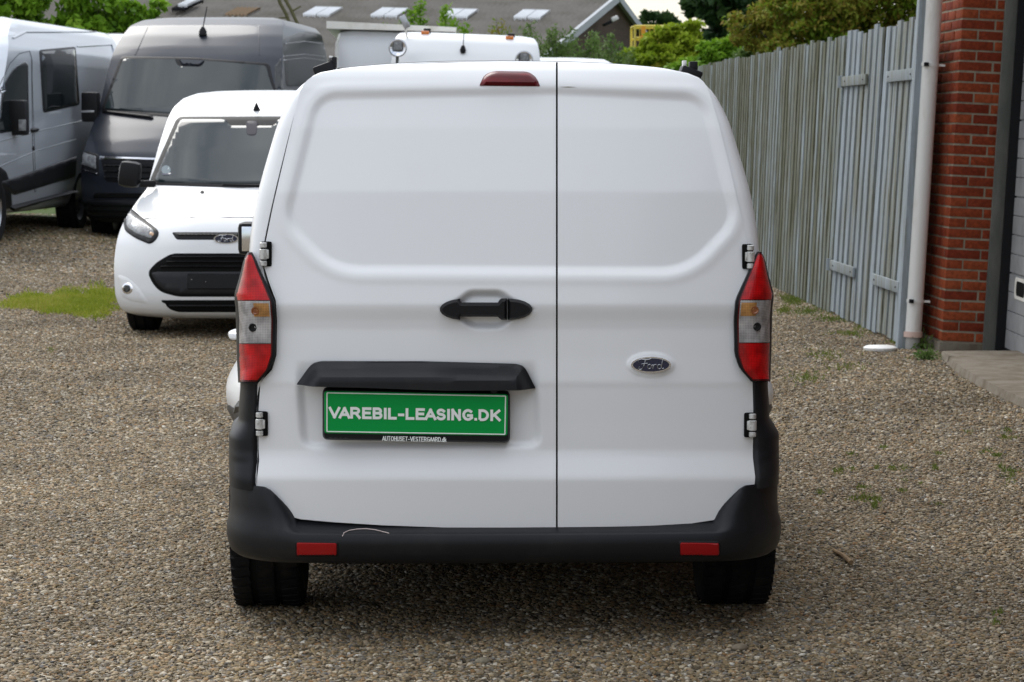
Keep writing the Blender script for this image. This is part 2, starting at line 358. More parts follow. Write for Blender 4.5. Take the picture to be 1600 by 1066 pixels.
t.links.new(tcn.outputs['Object'], mpn.inputs[0]); t.links.new(mpn.outputs[0], bt.inputs['Vector']); t.links.new(bt.outputs['Color'], p.inputs['Base Color']); p.inputs['Roughness'].default_value = .9

PC = ground(1470, 549); LEAN = R(2.9)
gb = empty('garage_building', PC, 0, 'red brick garage with white drainpipe corner and grey sectional door, right edge', 'garage')
gb.rotation_euler = (0, LEAN, 0)
CO = .0735; BH = .060; WID = .298; DEP = .92; ROWS = 40; PL = .07
core = MB().box((.004, .004, 0), (WID + .3, DEP, PL + CO * ROWS)).build('brick_pillar', M['mortar'], gb, smooth=None)
bricks = {}
def brick_me(l, d):
    k = (round(l, 3), round(d, 3))
    if k not in bricks:
        b = MB().box((0, 0, 0), (l, d, BH)).build('brick', M['brick'], None, bevel=.003); bricks[k] = b.data; bpy.data.objects.remove(b)
    return bricks[k]
random.seed(3)
for r_ in range(ROWS):
    z = PL + CO * r_ + .007
    jit = lambda: random.uniform(-.0025, .0025)
    if r_ % 2 == 0: fr_ = [(0, .232, .112), (.244, WID - .244, .112)]; le = [(.124, .232), (.368, .232), (.612, .232)]
    else: fr_ = [(0, .112, .232), (.124, WID - .124, .112)]; le = [(.244, .112 if r_ % 4 == 1 else .232), (.368 if r_ % 4 == 1 else .488, .232 if r_ % 4 == 1 else .112), (.612, .232)]
    for x0, l, d in fr_: inst('brick', brick_me(l, d), core, (x0 + jit(), jit(), z + jit() * .5))
    for y0, d in le: inst('brick', brick_me(.112, d), core, (jit(), y0, z + jit() * .5))
MB().box((-.015, -.012, -.1), (WID + .02, DEP, PL - .004)).build('plinth', M['concrete'], gb, bevel=.008)
# door wall runs back towards the camera
DA = R(3.2)                                     # local: s towards the camera, u into the building
dw = lambda s, u, z: Vector((WID + .005 + u * math.cos(DA) - s * math.sin(DA), -s * math.cos(DA) - u * math.sin(DA), z))
def wallbox(name, s0, s1, u0, u1, z0, z1, m, par, bevel=0):
    b = MB(); V = [dw(s, u, z) for z in (z0, z1) for s, u in ((s0, u0), (s0, u1), (s1, u1), (s1, u0))]
    b.add(V, [(3,2,1,0),(4,5,6,7),(0,1,5,4),(1,2,6,5),(2,3,7,6),(3,0,4,7)]); return b.build(name, m, par, smooth=None, bevel=bevel)
MB().box((WID - .004, -.03, .0), (WID + .085, .12, 3.6)).build('door_frame', M['frame'], gb, bevel=.004)
wallbox('rubber_seal', .035, .07, .075, .16, .02, 3.6, M['black'], gb)
door = wallbox('garage_door', .06, 3.1, .15, .19, .05, 3.0, M['panel'], gb)
k = 0; z = .055
while z < 2.95:
    hgt = .134; wallbox('door_panel', .065, 3.09, .138, .152, z, z + hgt - (.006 if k % 4 != 3 else .012), M['panel'], door, bevel=.003); z += hgt; k += 1
wallbox('bottom_seal', .06, 3.1, .13, .2, .0, .052, M['black'], door)
MB().add([dw(s, .134, z) for s, z in rounded([(.32, .42), (.80, .42), (.80, .57), (.32, .57)], .05)], [tuple(range(24))]).build('pull_handle', M['cream'], door, smooth=None)
MB().add([dw(s, .131, z) for s, z in rounded([(.40, .445), (.72, .445), (.72, .545), (.40, .545)], .035)], [tuple(range(24))]).build('pull_recess', M['gap'], door, smooth=None)
wf = wallbox('window_frame', .78, 1.9, .12, .15, .77, 1.40, M['black'], door, bevel=.01)
wallbox('pane', .86, 1.82, .112, .121, .83, 1.34, M['darkglass'], wf)
wallbox('wall', 3.1, 24, .1, .4, -.1, 4.2, M['wallbrick'], gb)
wallbox('wall', .09, 3.1, .12, .4, 3.0, 4.2, M['wallbrick'], gb)
wallbox('eaves', -.9, 24.5, -.55, 6, 4.0, 4.14, M['frame'], gb)
# apron in front of the door
AP = [ground(1470, 552, .04), ground(1500, 580, .03), ground(1545, 606, .03), ground(1600, 634, .02), ground(1720, 700, .02)]
AP = [(v.x, v.y) for v in AP]; fine = []
for a, b in zip(AP[:-1], AP[1:]):
    for j in range(10): q = j / 10; fine.append((a[0] + (b[0]-a[0])*q + random.uniform(-.006, .006), a[1] + (b[1]-a[1])*q + random.uniform(-.008, .008)))
ply = fine + [AP[-1], (6.5, AP[-1][1]), (6.5, AP[0][1] + .03), (AP[0][0] + .02, AP[0][1] + .03)]
ap = relief('concrete_apron', None, M['concrete'], ply, lambda x, y: (Vector((x, y, .0)), Vector((0, 0, 1))), h=.055, r=.012, step=.1, skirt=.1)
ap['kind'] = 'structure'
# drainpipe
DPX = ground(1424, 545); 
dp = empty('drainpipe', DPX, 0, 'white plastic drainpipe at the corner of the red brick garage', 'drainpipe'); dp.rotation_euler = (0, LEAN, 0)
MB().lathe([(.0, .1), (.064, .1), (.064, 4.0), (0, 4.0)], 28).build('pipe', M['pipe'], dp)
MB().lathe([(.0, -.1), (.058, -.1), (.058, .09), (0, .09)], 28).build('ground_socket', mat('grey_socket', (.38, .37, .35), .7), dp)
MB().lathe([(.06, .085), (.073, .085), (.073, .125), (.06, .125)], 28).build('collar', mat('pinkish_collar', (.6, .44, .38), .6), dp)
for zc in (.345, 2.03):
    c = MB().lathe([(.063, zc - .012), (.069, zc - .012), (.069, zc + .012), (.063, zc + .012)], 28).box((.06, -.02, zc - .008), (.11, .0, zc + .008)).build('pipe_clamp', M['pipe'], dp)
    MB().box((-.05, -.085, zc - .014), (-.02, -.05, zc + .014)).build('bolt', M['black'], c, bevel=.003)
lid = ground(1375, 548)
prop(MB().lathe([(0, 0), (.11, 0), (.118, .012), (.118, .024), (.10, .034), (0, .038)], 36, Matrix.Translation(lid)).build('drain_cover', mat('white_lid', (.75, .75, .73), .5, var=(12, (.55, .52, .47), .5, .75))), 'round white plastic cover lying in the gravel beside the drainpipe', 'drain cover')

# ---------------------------------------------------------------- weathered board fence and gate
def plank_material(name, algae):
    m = mat(name, (.40, .45, .49), .85); t, p = nodes_of(m); L = t.links.new
    geo = t.nodes.new('ShaderNodeNewGeometry'); mpn = t.nodes.new('ShaderNodeMapping'); mpn.inputs['Scale'].default_value = (6, 6, .55); L(geo.outputs['Position'], mpn.inputs[0])
    n1 = t.nodes.new('ShaderNodeTexNoise'); n1.inputs['Scale'].default_value = 3; n1.inputs['Detail'].default_value = 9; n1.inputs['Roughness'].default_value = .7; L(mpn.outputs[0], n1.inputs['Vector'])
    oi = t.nodes.new('ShaderNodeObjectInfo')
    ad = t.nodes.new('ShaderNodeMath'); ad.operation = 'MULTIPLY_ADD'; ad.inputs[1].default_value = .2; L(oi.outputs['Random'], ad.inputs[0]); L(n1.outputs['Fac'], ad.inputs[2])
    rp_ = t.nodes.new('ShaderNodeValToRGB'); e = rp_.color_ramp.elements
    cs = [(.38, (.12, .118, .08)), (.51, (.20, .21, .185)), (.64, (.24, .27, .285)), (.84, (.33, .385, .43))]
    if algae: cs = [(.44, (.075, .075, .045)), (.57, (.14, .145, .105)), (.70, (.21, .235, .23)), (.86, (.32, .38, .42))]
    e[0].position, e[0].color = cs[0][0], (*cs[0][1], 1); e[1].position, e[1].color = cs[3][0], (*cs[3][1], 1)
    for q, c in cs[1:3]: a = e.new(q); a.color = (*c, 1)
    L(ad.outputs[0], rp_.inputs[0]); L(rp_.outputs[0], p.inputs['Base Color'])
    bb = t.nodes.new('ShaderNodeBump'); bb.inputs['Strength'].default_value = .5; bb.inputs['Distance'].default_value = .006; L(n1.outputs['Fac'], bb.inputs['Height']); L(bb.outputs[0], p.inputs['Normal'])
    return m
M['plank'] = plank_material('weathered_blue_boards', True); M['gateplank'] = plank_material('weathered_blue_gate', False)
M['backboard'] = mat('mossy_shaded_back_board', (.05, .05, .026), .9, var=(6, (.10, .10, .07), .45, .7, (4, 4, .5)))  # greenish boards, darkened so the shade of the gaps is in the colour
NB = ground(1410, 540); FX = NB.x; FY0 = NB.y; FH = 2.37
gateY = FX * F / (1303 - VPX); FEND = 33.0; MIDY = FX * F / (1360 - VPX)
random.seed(11)
def board_me(wd, hh, th=.022):
    return MB().box((-th, 0, 0), (0, wd, hh)).build('board', None, None, smooth=None, bevel=.003)
bm_ = board_me(.128, FH); bme = bm_.data; bpy.data.objects.remove(bm_); bme.materials.append(M['plank'])
bm_ = board_me(.145, FH); bmw = bm_.data; bpy.data.objects.remove(bm_); bmw.materials.append(M['gateplank'])
bm_ = board_me(.14, FH - .06, .018); bmb = bm_.data; bpy.data.objects.remove(bm_); bmb.materials.append(M['backboard'])
fence = empty('board_fence', (FX, gateY, 0), 0, 'long weathered pale blue board fence behind the white van, left of its gate', 'fence')
def lean_at(y): return R(3.4) * float(np.interp(y, [18, 22, 33], [1, .8, .35]))
y = gateY + .03; i = 0
while y < FEND:
    la = lean_at(y)
    inst('board', bme, fence, (0, y - gateY, random.uniform(-.01, .01)), (random.uniform(-.006, .006), la, 0), (1, random.uniform(.9, 1.12), random.uniform(.99, 1.006)))
    inst('back_board', bmb, fence, (.032, y - gateY + .10, .03), (0, la, 0)); y += .198; i += 1
MB().box((.03, 0, .5), (.09, FEND - gateY, .6)).box((.08, 0, 1.7), (.15, FEND - gateY, 1.8)).build('rail', M['backboard'], fence, smooth=None)
def gate(y0, y1, label, hinge_at):
    g = empty('gate_leaf', (FX, y0, 0), 0, label, 'gate', 'two leaves of the board gate'); la = lean_at(y0); n = 7; pitch = (y1 - y0) / n
    for k in range(n):
        inst('board', bmw, g, (-.004, k * pitch + .01, random.uniform(.0, .03)), (random.uniform(-.006, .006), la, 0), (1, random.uniform(.95, 1.12), random.uniform(.988, 1.006)))
        inst('back_board', bmb, g, (.036, k * pitch + .12, .03), (0, la, 0))
    for zz, tilt in ((.42, .02), (1.97, -.02)):
        hy = .05 if hinge_at == 'near' else (y1 - y0) - .05; dirn = 1 if hinge_at == 'near' else -1
        x = -.026 + zz * math.sin(la)
        hb = MB().box((x - .03, min(hy, hy + dirn * 1.2), zz - .042), (x - .006, max(hy, hy + dirn * 1.2), zz + .042)).build('strap_hinge', M['gateplank'], g, bevel=.006)
        MB().lathe([(0, -.05), (.025, -.05), (.025, .05), (0, .05)], 14, Matrix.Translation((x - .03, hy - dirn * .02, zz))).build('hinge_knuckle', M['gateplank'], hb)
        for q in (.2, 1.1): MB().lathe([(0, 0), (.009, 0), (.006, .006), (0, .006)], 8, Matrix.Translation((x - .03, hy + dirn * q, zz)) @ Matrix.Rotation(R(-90), 4, 'Y')).build('bolt', M['black'], hb)
    return g
gate(FY0 - .12, MIDY - .02, 'pale blue board gate leaf nearest the white drainpipe', 'near')
gate(MIDY + .02, gateY, 'pale blue board gate leaf farther from the drainpipe, beside the long fence', 'far')
prop(MB().box((-.06, 0, 0), (.06, .1, 3.0), Matrix.Translation((FX - .03, FY0 - .30, 0)) @ Matrix.Rotation(LEAN, 4, 'Y')).build('gate_post', M['gateplank'], None, bevel=.004), 'pale blue gate post squeezed behind the white drainpipe', 'post')

# ---------------------------------------------------------------- barn behind
M['roof'] = mat('fibre_cement_roof', (.20, .185, .165), .9, var=(1.1, (.135, .125, .105), .4, .68), bump=(30, .4, .02))
t, p = nodes_of(M['roof'])
M['barge'] = mat('grey_barge_board', (.34, .36, .38), .6)
M['sheet'] = mat('clear_roof_sheet', (.72, .74, .76), .35)
BY = 56.0
Rr = at(962, -4, BY + 3); El = at(862, 78, BY - 3); slope = El - Rr
Rl = at(60, -26, BY + 3); along = (Rl - Rr)
barn = empty('barn', (Rr.x, Rr.y, 0), 0, 'long barn with grey corrugated roof, skylights and dark brick gable', 'barn')
O = Vector((Rr.x, Rr.y, 0)); Rr0 = Rr - O
NW = 420; V = []; Fc = []
nrm = along.cross(slope).normalized(); nrm = nrm if nrm.y < 0 else -nrm
for i in range(NW + 1):
    for j in (0, 1): V.append(Rr0 + along * (i / NW) + slope * (1.25 * j) + nrm * (.03 * math.cos(i * math.pi * .5)))
for i in range(NW): Fc.append((i*2, i*2+1, i*2+3, i*2+2))
roof = mesh('roof', V, Fc, M['roof'], barn, smooth=80)
def on_roof(px, py):                            # photo pixel -> (fraction along, fraction down)
    d = ray(px, py); n = nrm; tt = (Rr - CAM).dot(n) / d.dot(n); q = CAM + d * tt - Rr
    A = np.array([[along.dot(along), along.dot(slope)], [along.dot(slope), slope.dot(slope)]]); return np.linalg.solve(A, [q.dot(along), q.dot(slope)])
def roofpatch(name, quad, m, off, parts=1):
    a, b = np.mean([on_roof(*q) for q in quad[:2]], 0), np.mean([on_roof(*q) for q in quad[2:]], 0)
    for k in range(parts):
        u0, v0 = on_roof(*quad[0]); u1, _ = on_roof(*quad[1]); v1 = on_roof(*quad[3])[1]; s0 = u0 + (u1 - u0) * (k + .03) / parts; s1 = u0 + (u1 - u0) * (k + .97) / parts
        n_ = 24; VV = []
        for i in range(n_ + 1):
            for j in (v0, v1): VV.append(Rr0 + along * (s0 + (s1 - s0) * i / n_) + slope * j + nrm * (off + .03 * math.cos(i * math.pi * .5)))
        bq = len(VV); VV += [v - nrm * .05 for v in VV]
        FF = [(i*2, i*2+1, i*2+3, i*2+2) for i in range(n_)] + [(i*2, i*2+2, bq+i*2+2, bq+i*2) for i in range(n_)] + [(i*2+1, i*2+3, bq+i*2+3, bq+i*2+1) for i in range(n_)]
        mesh(name, VV, FF, m, roof, smooth=80)
for x0 in (482, 586, 694, 806):
    roofpatch('skylight_sheet', [(x0 + 12, 15 + (x0 - 482) * .013), (x0 + 56, 15 + (x0 - 482) * .013), (x0 + 40, 27 + (x0 - 482) * .013), (x0 - 2, 27 + (x0 - 482) * .013)], M['sheet'], .05, 2)
roofpatch('roof_window_frame', [(296, 11), (322, 10), (305, 24), (285, 25)], M['black'], .14); roofpatch('roof_window', [(298, 13), (316, 12), (303, 22), (288, 23)], M['sheet'], .2)
roofpatch('patched_sheet', [(372, 15), (410, 15), (394, 26), (356, 26)], mat('brown_sheet', (.25, .185, .12), .9), .04)
Erp = at(1012, 62, BY + 9) - O
ga = [Rr0, Rr0 + slope * 1.12, Vector(((Rr0 + slope * 1.12).x, (Rr0 + slope * 1.12).y, -.2)), Vector((Erp.x, Erp.y, -.2)), Erp]
mesh('gable_wall', [v + Vector((-.02, .05, -.08)) for v in ga], [(0, 1, 2, 3, 4)], M['wallbrick'], barn)
fw = Rr0 + slope * 1.12; mesh('front_wall', [fw + Vector((0, .3, 0)), fw + along + Vector((0, .3, 0)), Vector(((fw + along).x, (fw + along).y + .3, -.2)), Vector((fw.x, fw.y + .3, -.2))], [(0, 1, 2, 3)], M['wallbrick'], barn)
def barge(a, b):
    d = (b - a); dn = Vector((0, 0, -.17)); fwd = Vector((.08, -.12, 0))
    mesh('barge_board', [a, b, b + dn, a + dn, a + fwd, b + fwd, b + dn + fwd, a + dn + fwd], [(0,1,2,3),(4,5,6,7),(0,1,5,4),(3,2,6,7),(0,3,7,4),(1,2,6,5)], M['barge'], barn)
barge(Rr0 + Vector((0, 0, .06)), Rr0 + slope * 1.26 + Vector((0, 0, .06))); barge(Rr0 + Vector((.02, 0, .06)), Rr0 + (Erp - Rr0) * 1.08 + Vector((0, 0, .06)))
mesh('roof_back', [Rr0, Rr0 + along, Erp + along, Erp], [(0, 1, 2, 3)], M['roof'], barn)
lp = at(952, 35, BY + 1.4) - O
fl = MB().box((-.16, -.12, -.04), (.1, .1, .03), Matrix.Translation(lp) @ Matrix.Rotation(R(-25), 4, 'Y')).build('floodlight', M['black'], barn, bevel=.02)
MB().box((-.02, -.16, -.04), (.14, .0, .06), Matrix.Translation(lp + Vector((.06, -.06, .04))) @ Matrix.Rotation(R(-25), 4, 'Y')).build('lamp_head', M['steel'], fl, bevel=.02)
for k, (ya, yb) in enumerate(((1, 4), (6, 9))):
    a = at(880, ya - 3, 110); b = at(1500, yb + 22, 110); pts = [a.lerp(b, q / 20) + Vector((0, 0, -1.2 * (1 - (2 * q / 20 - 1) ** 2))) for q in range(21)]
    prop(MB().tube(pts, .018, 5).build('power_line', M['black']), ['upper', 'lower'][k] + ' thin overhead wire crossing the sky right of the barn gable', 'wire', 'overhead wires')
# ---------------------------------------------------------------- foliage
def leaf_material(name, cols, trans=.35):
    m = bpy.data.materials.new(name); m.use_nodes = True; t, p = nodes_of(m); L = t.links.new
    g = t.nodes.new('ShaderNodeNewGeometry'); rp_ = t.nodes.new('ShaderNodeValToRGB'); e = rp_.color_ramp.elements
    e[0].color = (*cols[0], 1); e[1].color = (*cols[-1], 1)
    for i, c in enumerate(cols[1:-1]): a = e.new((i + 1) / (len(cols) - 1)); a.color = (*c, 1)
    nn = t.nodes.new('ShaderNodeTexNoise'); nn.inputs['Scale'].default_value = 1.6; L(g.outputs['Position'], nn.inputs['Vector'])
    ma = t.nodes.new('ShaderNodeMath'); ma.operation = 'MULTIPLY_ADD'; ma.inputs[1].default_value = .5; L(g.outputs['Random Per Island'], ma.inputs[0])
    mb = t.nodes.new('ShaderNodeMapRange'); mb.inputs['From Min'].default_value = .3; mb.inputs['From Max'].default_value = .7; mb.inputs['To Max'].default_value = .5; L(nn.outputs['Fac'], mb.inputs[0]); L(mb.outputs[0], ma.inputs[2])
    L(ma.outputs[0], rp_.inputs[0]); L(rp_.outputs[0], p.inputs['Base Color']); p.inputs['Roughness'].default_value = .55; p.inputs['Specular IOR Level'].default_value = .15
    tr = t.nodes.new('ShaderNodeBsdfTranslucent'); L(rp_.outputs[0], tr.inputs['Color']); ms = t.nodes.new('ShaderNodeMixShader'); ms.inputs[0].default_value = trans
    o_ = t.nodes['Material Output']; L(p.outputs[0], ms.inputs[1]); L(tr.outputs[0], ms.inputs[2]); L(ms.outputs[0], o_.inputs['Surface'])
    return m
M['leaf_bright'] = leaf_material('leaf_bright', [(.06, .14, .010), (.15, .29, .02), (.26, .40, .04)])
M['leaf_dark'] = leaf_material('leaf_dark', [(.012, .034, .012), (.032, .07, .022), (.06, .11, .03)], .3)
M['leaf_yellow'] = leaf_material('leaf_yellow', [(.11, .18, .012), (.25, .34, .02), (.42, .46, .06)])
M['leaf_olive'] = leaf_material('leaf_olive', [(.06, .12, .012), (.16, .24, .02), (.22, .16, .03), (.25, .34, .04)])
M['leaf_fresh'] = leaf_material('leaf_fresh', [(.06, .12, .03), (.12, .19, .05), (.18, .25, .08)])
M['bark'] = mat('bark', (.075, .06, .045), .9, var=(12, (.13, .11, .085), .4, .7), bump=(40, .6, .02))
def leaves(C, size, seed, flat=.5, aspect=.5):
    """C (n,3) leaf centres -> rhombic bent leaves"""
    g = np.random.default_rng(seed); n = len(C)
    d = g.normal(size=(n, 3)); d /= np.linalg.norm(d, axis=1)[:, None]; u = g.normal(size=(n, 3)); u[:, 2] *= flat
    u -= (u * d).sum(1)[:, None] * d; u /= np.linalg.norm(u, axis=1)[:, None]; nn = np.cross(d, u)
    s = size * g.uniform(.6, 1.35, n)[:, None]
    P = np.stack([C - d * s, C + u * s * aspect + nn * s * .12, C + d * s, C - u * s * aspect + nn * s * .12], 1).reshape(-1, 3)
    b = np.arange(n) * 4; T = np.stack([np.stack([b, b + 1, b + 2], 1), np.stack([b, b + 2, b + 3], 1)], 1).reshape(-1, 3)
    return P, T
def np_mesh(name, P, T, m, parent=None):
    me = bpy.data.meshes.new(name); me.vertices.add(len(P)); me.vertices.foreach_set('co', np.asarray(P, np.float32).ravel())
    k = T.shape[1]; me.loops.add(T.size); me.loops.foreach_set('vertex_index', T.astype(np.int32).ravel()); me.polygons.add(len(T))
    me.polygons.foreach_set('loop_start', np.arange(0, T.size, k, dtype=np.int32)); me.update(calc_edges=True); me.materials.append(m)
    o = bpy.data.objects.new(name, me); COL.objects.link(o); o.parent = parent; return o
def bush(name, label, cat, blobs, Y, m, n, size, seed, depth=1.0, group=None, zmin=.02):
    """blobs: (px, py, rx, ry) ellipses in the photo standing at distance Y -> clumped crown + trunk with limbs"""
    g = np.random.default_rng(seed); s = Y / F; pts = []; cs = []
    for bx_, by_, rx, ry in blobs:
        c = at(bx_, by_, Y + g.uniform(-.5, .5) * depth); cs.append(c); k = int(n * rx * ry / sum(b[2] * b[3] for b in blobs)); ncl = max(5, k // 90)
        a = g.normal(size=(ncl, 3)); a /= np.linalg.norm(a, axis=1)[:, None]; a *= (g.uniform(.25, 1, ncl) ** .5)[:, None]
        cl = a * np.array([rx * s, depth * (rx + ry) * .5 * s, ry * s]) + np.array(c); cr = g.uniform(.08, .26, ncl) * min(rx, ry) * s * 1.25 + .05
        idx = g.integers(0, ncl, k); q = g.normal(size=(k, 3)); q /= np.linalg.norm(q, axis=1)[:, None]; q *= (g.uniform(0, 1, k) ** .45)[:, None]
        pts.append(cl[idx] + q * cr[idx][:, None] * np.array([1.1, 1.1, .8]))
    C = np.vstack(pts); C = C[C[:, 2] > zmin]; base = Vector((float(np.mean([c.x for c in cs])), Y, 0)); base.z = float(gz(base.x, Y))
    root = empty(name, base, 0, label, cat, group); P, T = leaves(C - np.array(base), size, seed); np_mesh('crown', P, T, m, root)
    b = MB(); top = max(c.z for c in cs) - base.z; rt = max(.03, top * .025)
    fork = Vector((0, 0, top * .35)); b.tube([(0, 0, -.1), fork * .5 + Vector((.04, .03, 0)), fork], [rt, rt * .85, rt * .7], 8)
    for c in cs:
        e_ = c - base; mid = fork.lerp(e_, .5) + Vector((g.uniform(-.1, .1), g.uniform(-.1, .1), g.uniform(-.05, .1))); b.tube([fork, mid, e_], [rt * .55, rt * .35, rt * .12], 6)
    b.build('trunk', M['bark'], root); return root
def weeds(name, label, stems, Y, m, seed, cat='weeds', leaf=.05, per=46, group=None):
    """upright leafy stems: (px, py_top, lean px); grown from the ground"""
    g = np.random.default_rng(seed); root = empty(name, (float(at(stems[0][0], 100, Y).x), Y, float(gz(at(stems[0][0], 100, Y).x, Y))), 0, label, cat, group); O_ = root.location.copy(); C = []; b = MB()
    for px, py, ln in stems:
        tp = at(px, py, Y + g.uniform(-.6, .6)); bt_ = Vector((tp.x - ln * Y / F, tp.y, O_.z)); h_ = tp.z - bt_.z
        pts = [bt_.lerp(tp, q) + Vector((math.sin(q * 3 + px) * .05, math.cos(q * 2.3 + py) * .05, 0)) for q in (0, .25, .5, .75, 1)]
        b.tube([p_ - O_ for p_ in pts], [.018, .015, .012, .008, .003], 5)
        for k in range(int(per * (1 + h_))):
            q = g.uniform(.2, 1) ** .6; j = min(3, int(q * 4)); p_ = pts[j].lerp(pts[j + 1], q * 4 - j); rr = .26 * (1.12 - q) + .05
            C.append(np.array(p_ - O_) + g.normal(size=3) * rr * np.array([.6, .6, .4]))
    P, T = leaves(np.array(C), leaf, seed, aspect=.36); np_mesh('foliage', P, T, m, root); b.build('stem', M['bark'], root); return root
bush('hedge', 'bright green leafy hedge behind the silver van, top left', 'hedge', [(20, 20, 60, 60), (90, 12, 60, 62), (155, 14, 55, 60), (208, 28, 44, 48), (246, 50, 22, 36), (-50, 10, 70, 80), (120, 70, 120, 50)], 44, M['leaf_bright'], 17000, .08, 1, .6)
bush('dark_tree', 'tall dark green tree beyond the yellow bush and fence end', 'tree', [(1120, 10, 60, 55), (1165, -10, 60, 70), (1185, 50, 45, 45), (1105, 60, 45, 45), (1150, -60, 70, 60), (1220, 0, 50, 60)], 72, M['leaf_dark'], 15000, .14, 2, .8)
bush('distant_tree', 'small dark treetop against the sky right of the barn gable', 'tree', [(1010, 36, 20, 14), (1030, 32, 24, 14), (1052, 40, 22, 20), (1035, 58, 40, 20), (1000, 50, 14, 12)], 84, M['leaf_dark'], 5200, .14, 3, .8)
bush('yellow_bush', 'yellow-green bush growing round the yellow lift basket', 'bush', [(1010, 78, 26, 24), (1045, 70, 34, 34), (1078, 60, 30, 24), (1040, 105, 60, 30), (1095, 90, 30, 30), (985, 100, 26, 22), (1095, 118, 30, 26)], 45, M['leaf_yellow'], 13000, .062, 4, .8)
bush('green_bush', 'mid green bush between the yellow bush and the fence end', 'bush', [(1085, 118, 36, 34), (1120, 90, 30, 28), (1150, 80, 40, 26), (1120, 130, 44, 40)], 41, M['leaf_bright'], 6500, .055, 5, .7)
bush('hedge', 'tall olive hedge with reddish leaves towering behind the fence', 'hedge', [(1190, 50, 50, 42), (1240, 28, 60, 55), (1300, 10, 66, 62), (1360, -5, 62, 66), (1415, -10, 50, 70), (1250, 70, 60, 36), (1330, 50, 70, 40), (1450, 0, 60, 70), (1330, -70, 110, 50)], 37, M['leaf_olive'], 42000, .043, 6, .6)
bush('shrub', 'light green shrub just above the far end of the fence', 'shrub', [(1150, 92, 26, 14), (1190, 84, 34, 16), (1225, 72, 30, 14)], 38, M['leaf_fresh'], 2600, .055, 16, .7)
weeds('weed_clump', 'tall leafy weeds behind the white camper cab, under the barn skylights', [(640, 14, 3), (652, 2, -2), (668, 30, 4), (690, 20, -3), (700, 8, 4), (712, 34, 2), (626, 34, 0), (730, 40, 3), (605, 40, 2)], 44, M['leaf_bright'], 21, per=110)
weeds('weed_clump', 'thin reddish weeds at the middle of the barn roof edge', [(765, 40, 2), (772, 28, -4), (786, 34, 5), (795, 44, 0)], 45, M['leaf_olive'], 22, per=50, leaf=.04)
weeds('weed_clump', 'pale green weeds growing in front of the dark brick gable', [(x, 52 + 16 * math.sin(x * .7) + (x - 830) * .14, 3 * math.sin(x)) for x in range(818, 985, 7)], 43, M['leaf_fresh'], 23, leaf=.042, per=120)
tw = at(440, 100, 40); tg = empty('bare_shrub', (tw.x, 40, float(gz(tw.x, 40))), 0, 'two bare twiggy stems in front of the barn roof', 'shrub'); b = MB()
for pl in ([(462, 90), (456, 48), (447, 22), (438, 6), (432, -12)], [(478, 90), (466, 40), (455, 16), (445, -2), (440, -14)], [(452, 28), (436, 28)], [(410, 60), (407, 32)], [(456, 18), (470, 10)]):
    pts = [at(a_, c_, 40) for a_, c_ in pl]; 
    if pl[0][1] > 80: pts = [Vector((pts[0].x + .3, 40, tg.location.z))] + pts
    b.tube([p_ - tg.location for p_ in pts], [.04 if len(pts) > 3 else .018] + [.03 if len(pts) > 3 else .012] * (len(pts) - 1), 6)
b.build('stem', mat('mossy_twig', (.10, .095, .05), .9), tg)
# yellow lift basket standing in the bush
M['yellow'] = mat('yellow_paint', (.62, .50, .06), .5, var=(6, (.45, .4, .12), .45, .7)); M['orangep'] = mat('orange_paint', (.65, .28, .02), .5)
Yb = 46; bs = at(1028, 60, Yb); bk = empty('lift_basket', (bs.x, Yb, 0), 0, 'yellow tubular lift basket half hidden by the yellow bush', 'lift basket')
x0, x1 = at(992, 60, Yb).x - bs.x, at(1060, 60, Yb).x - bs.x; zt, zb = at(1000, 41, Yb).z, at(1000, 78, Yb).z
for dy in (0, .8):
    for z_ in (zt, (zt + zb) / 2, zb): MB().tube([(x0, dy, z_), (x1, dy, z_)], .022, 8).build('rail', M['yellow'], bk)
for dx in (x0, x1):
    for z_ in (zt, zb): MB().tube([(dx, 0, z_), (dx, .8, z_)], .022, 8).build('rail', M['yellow'], bk)
    for dy in (0, .8): MB().tube([(dx, dy, zb), (dx, dy, zt)], .022, 8).build('post', M['yellow'], bk)
for k in range(1, 9): q = x0 + (x1 - x0) * k / 9; MB().tube([(q, 0, zb), (q, 0, zt)], .008, 6).build('bar', M['yellow'], bk)
for q in (.19, .93): xx = x0 + (x1 - x0) * q; MB().box((xx - .04, -.06, zb), (xx + .04, -.02, zt)).build('upright', M['orangep'], bk)
MB().box((x0, 0, zb - .08), (x1, .8, zb - .03)).box(((x0+x1)/2 - .1, .3, 0), ((x0+x1)/2 + .1, .5, zb - .08)).build('mast', M['yellow'], bk)
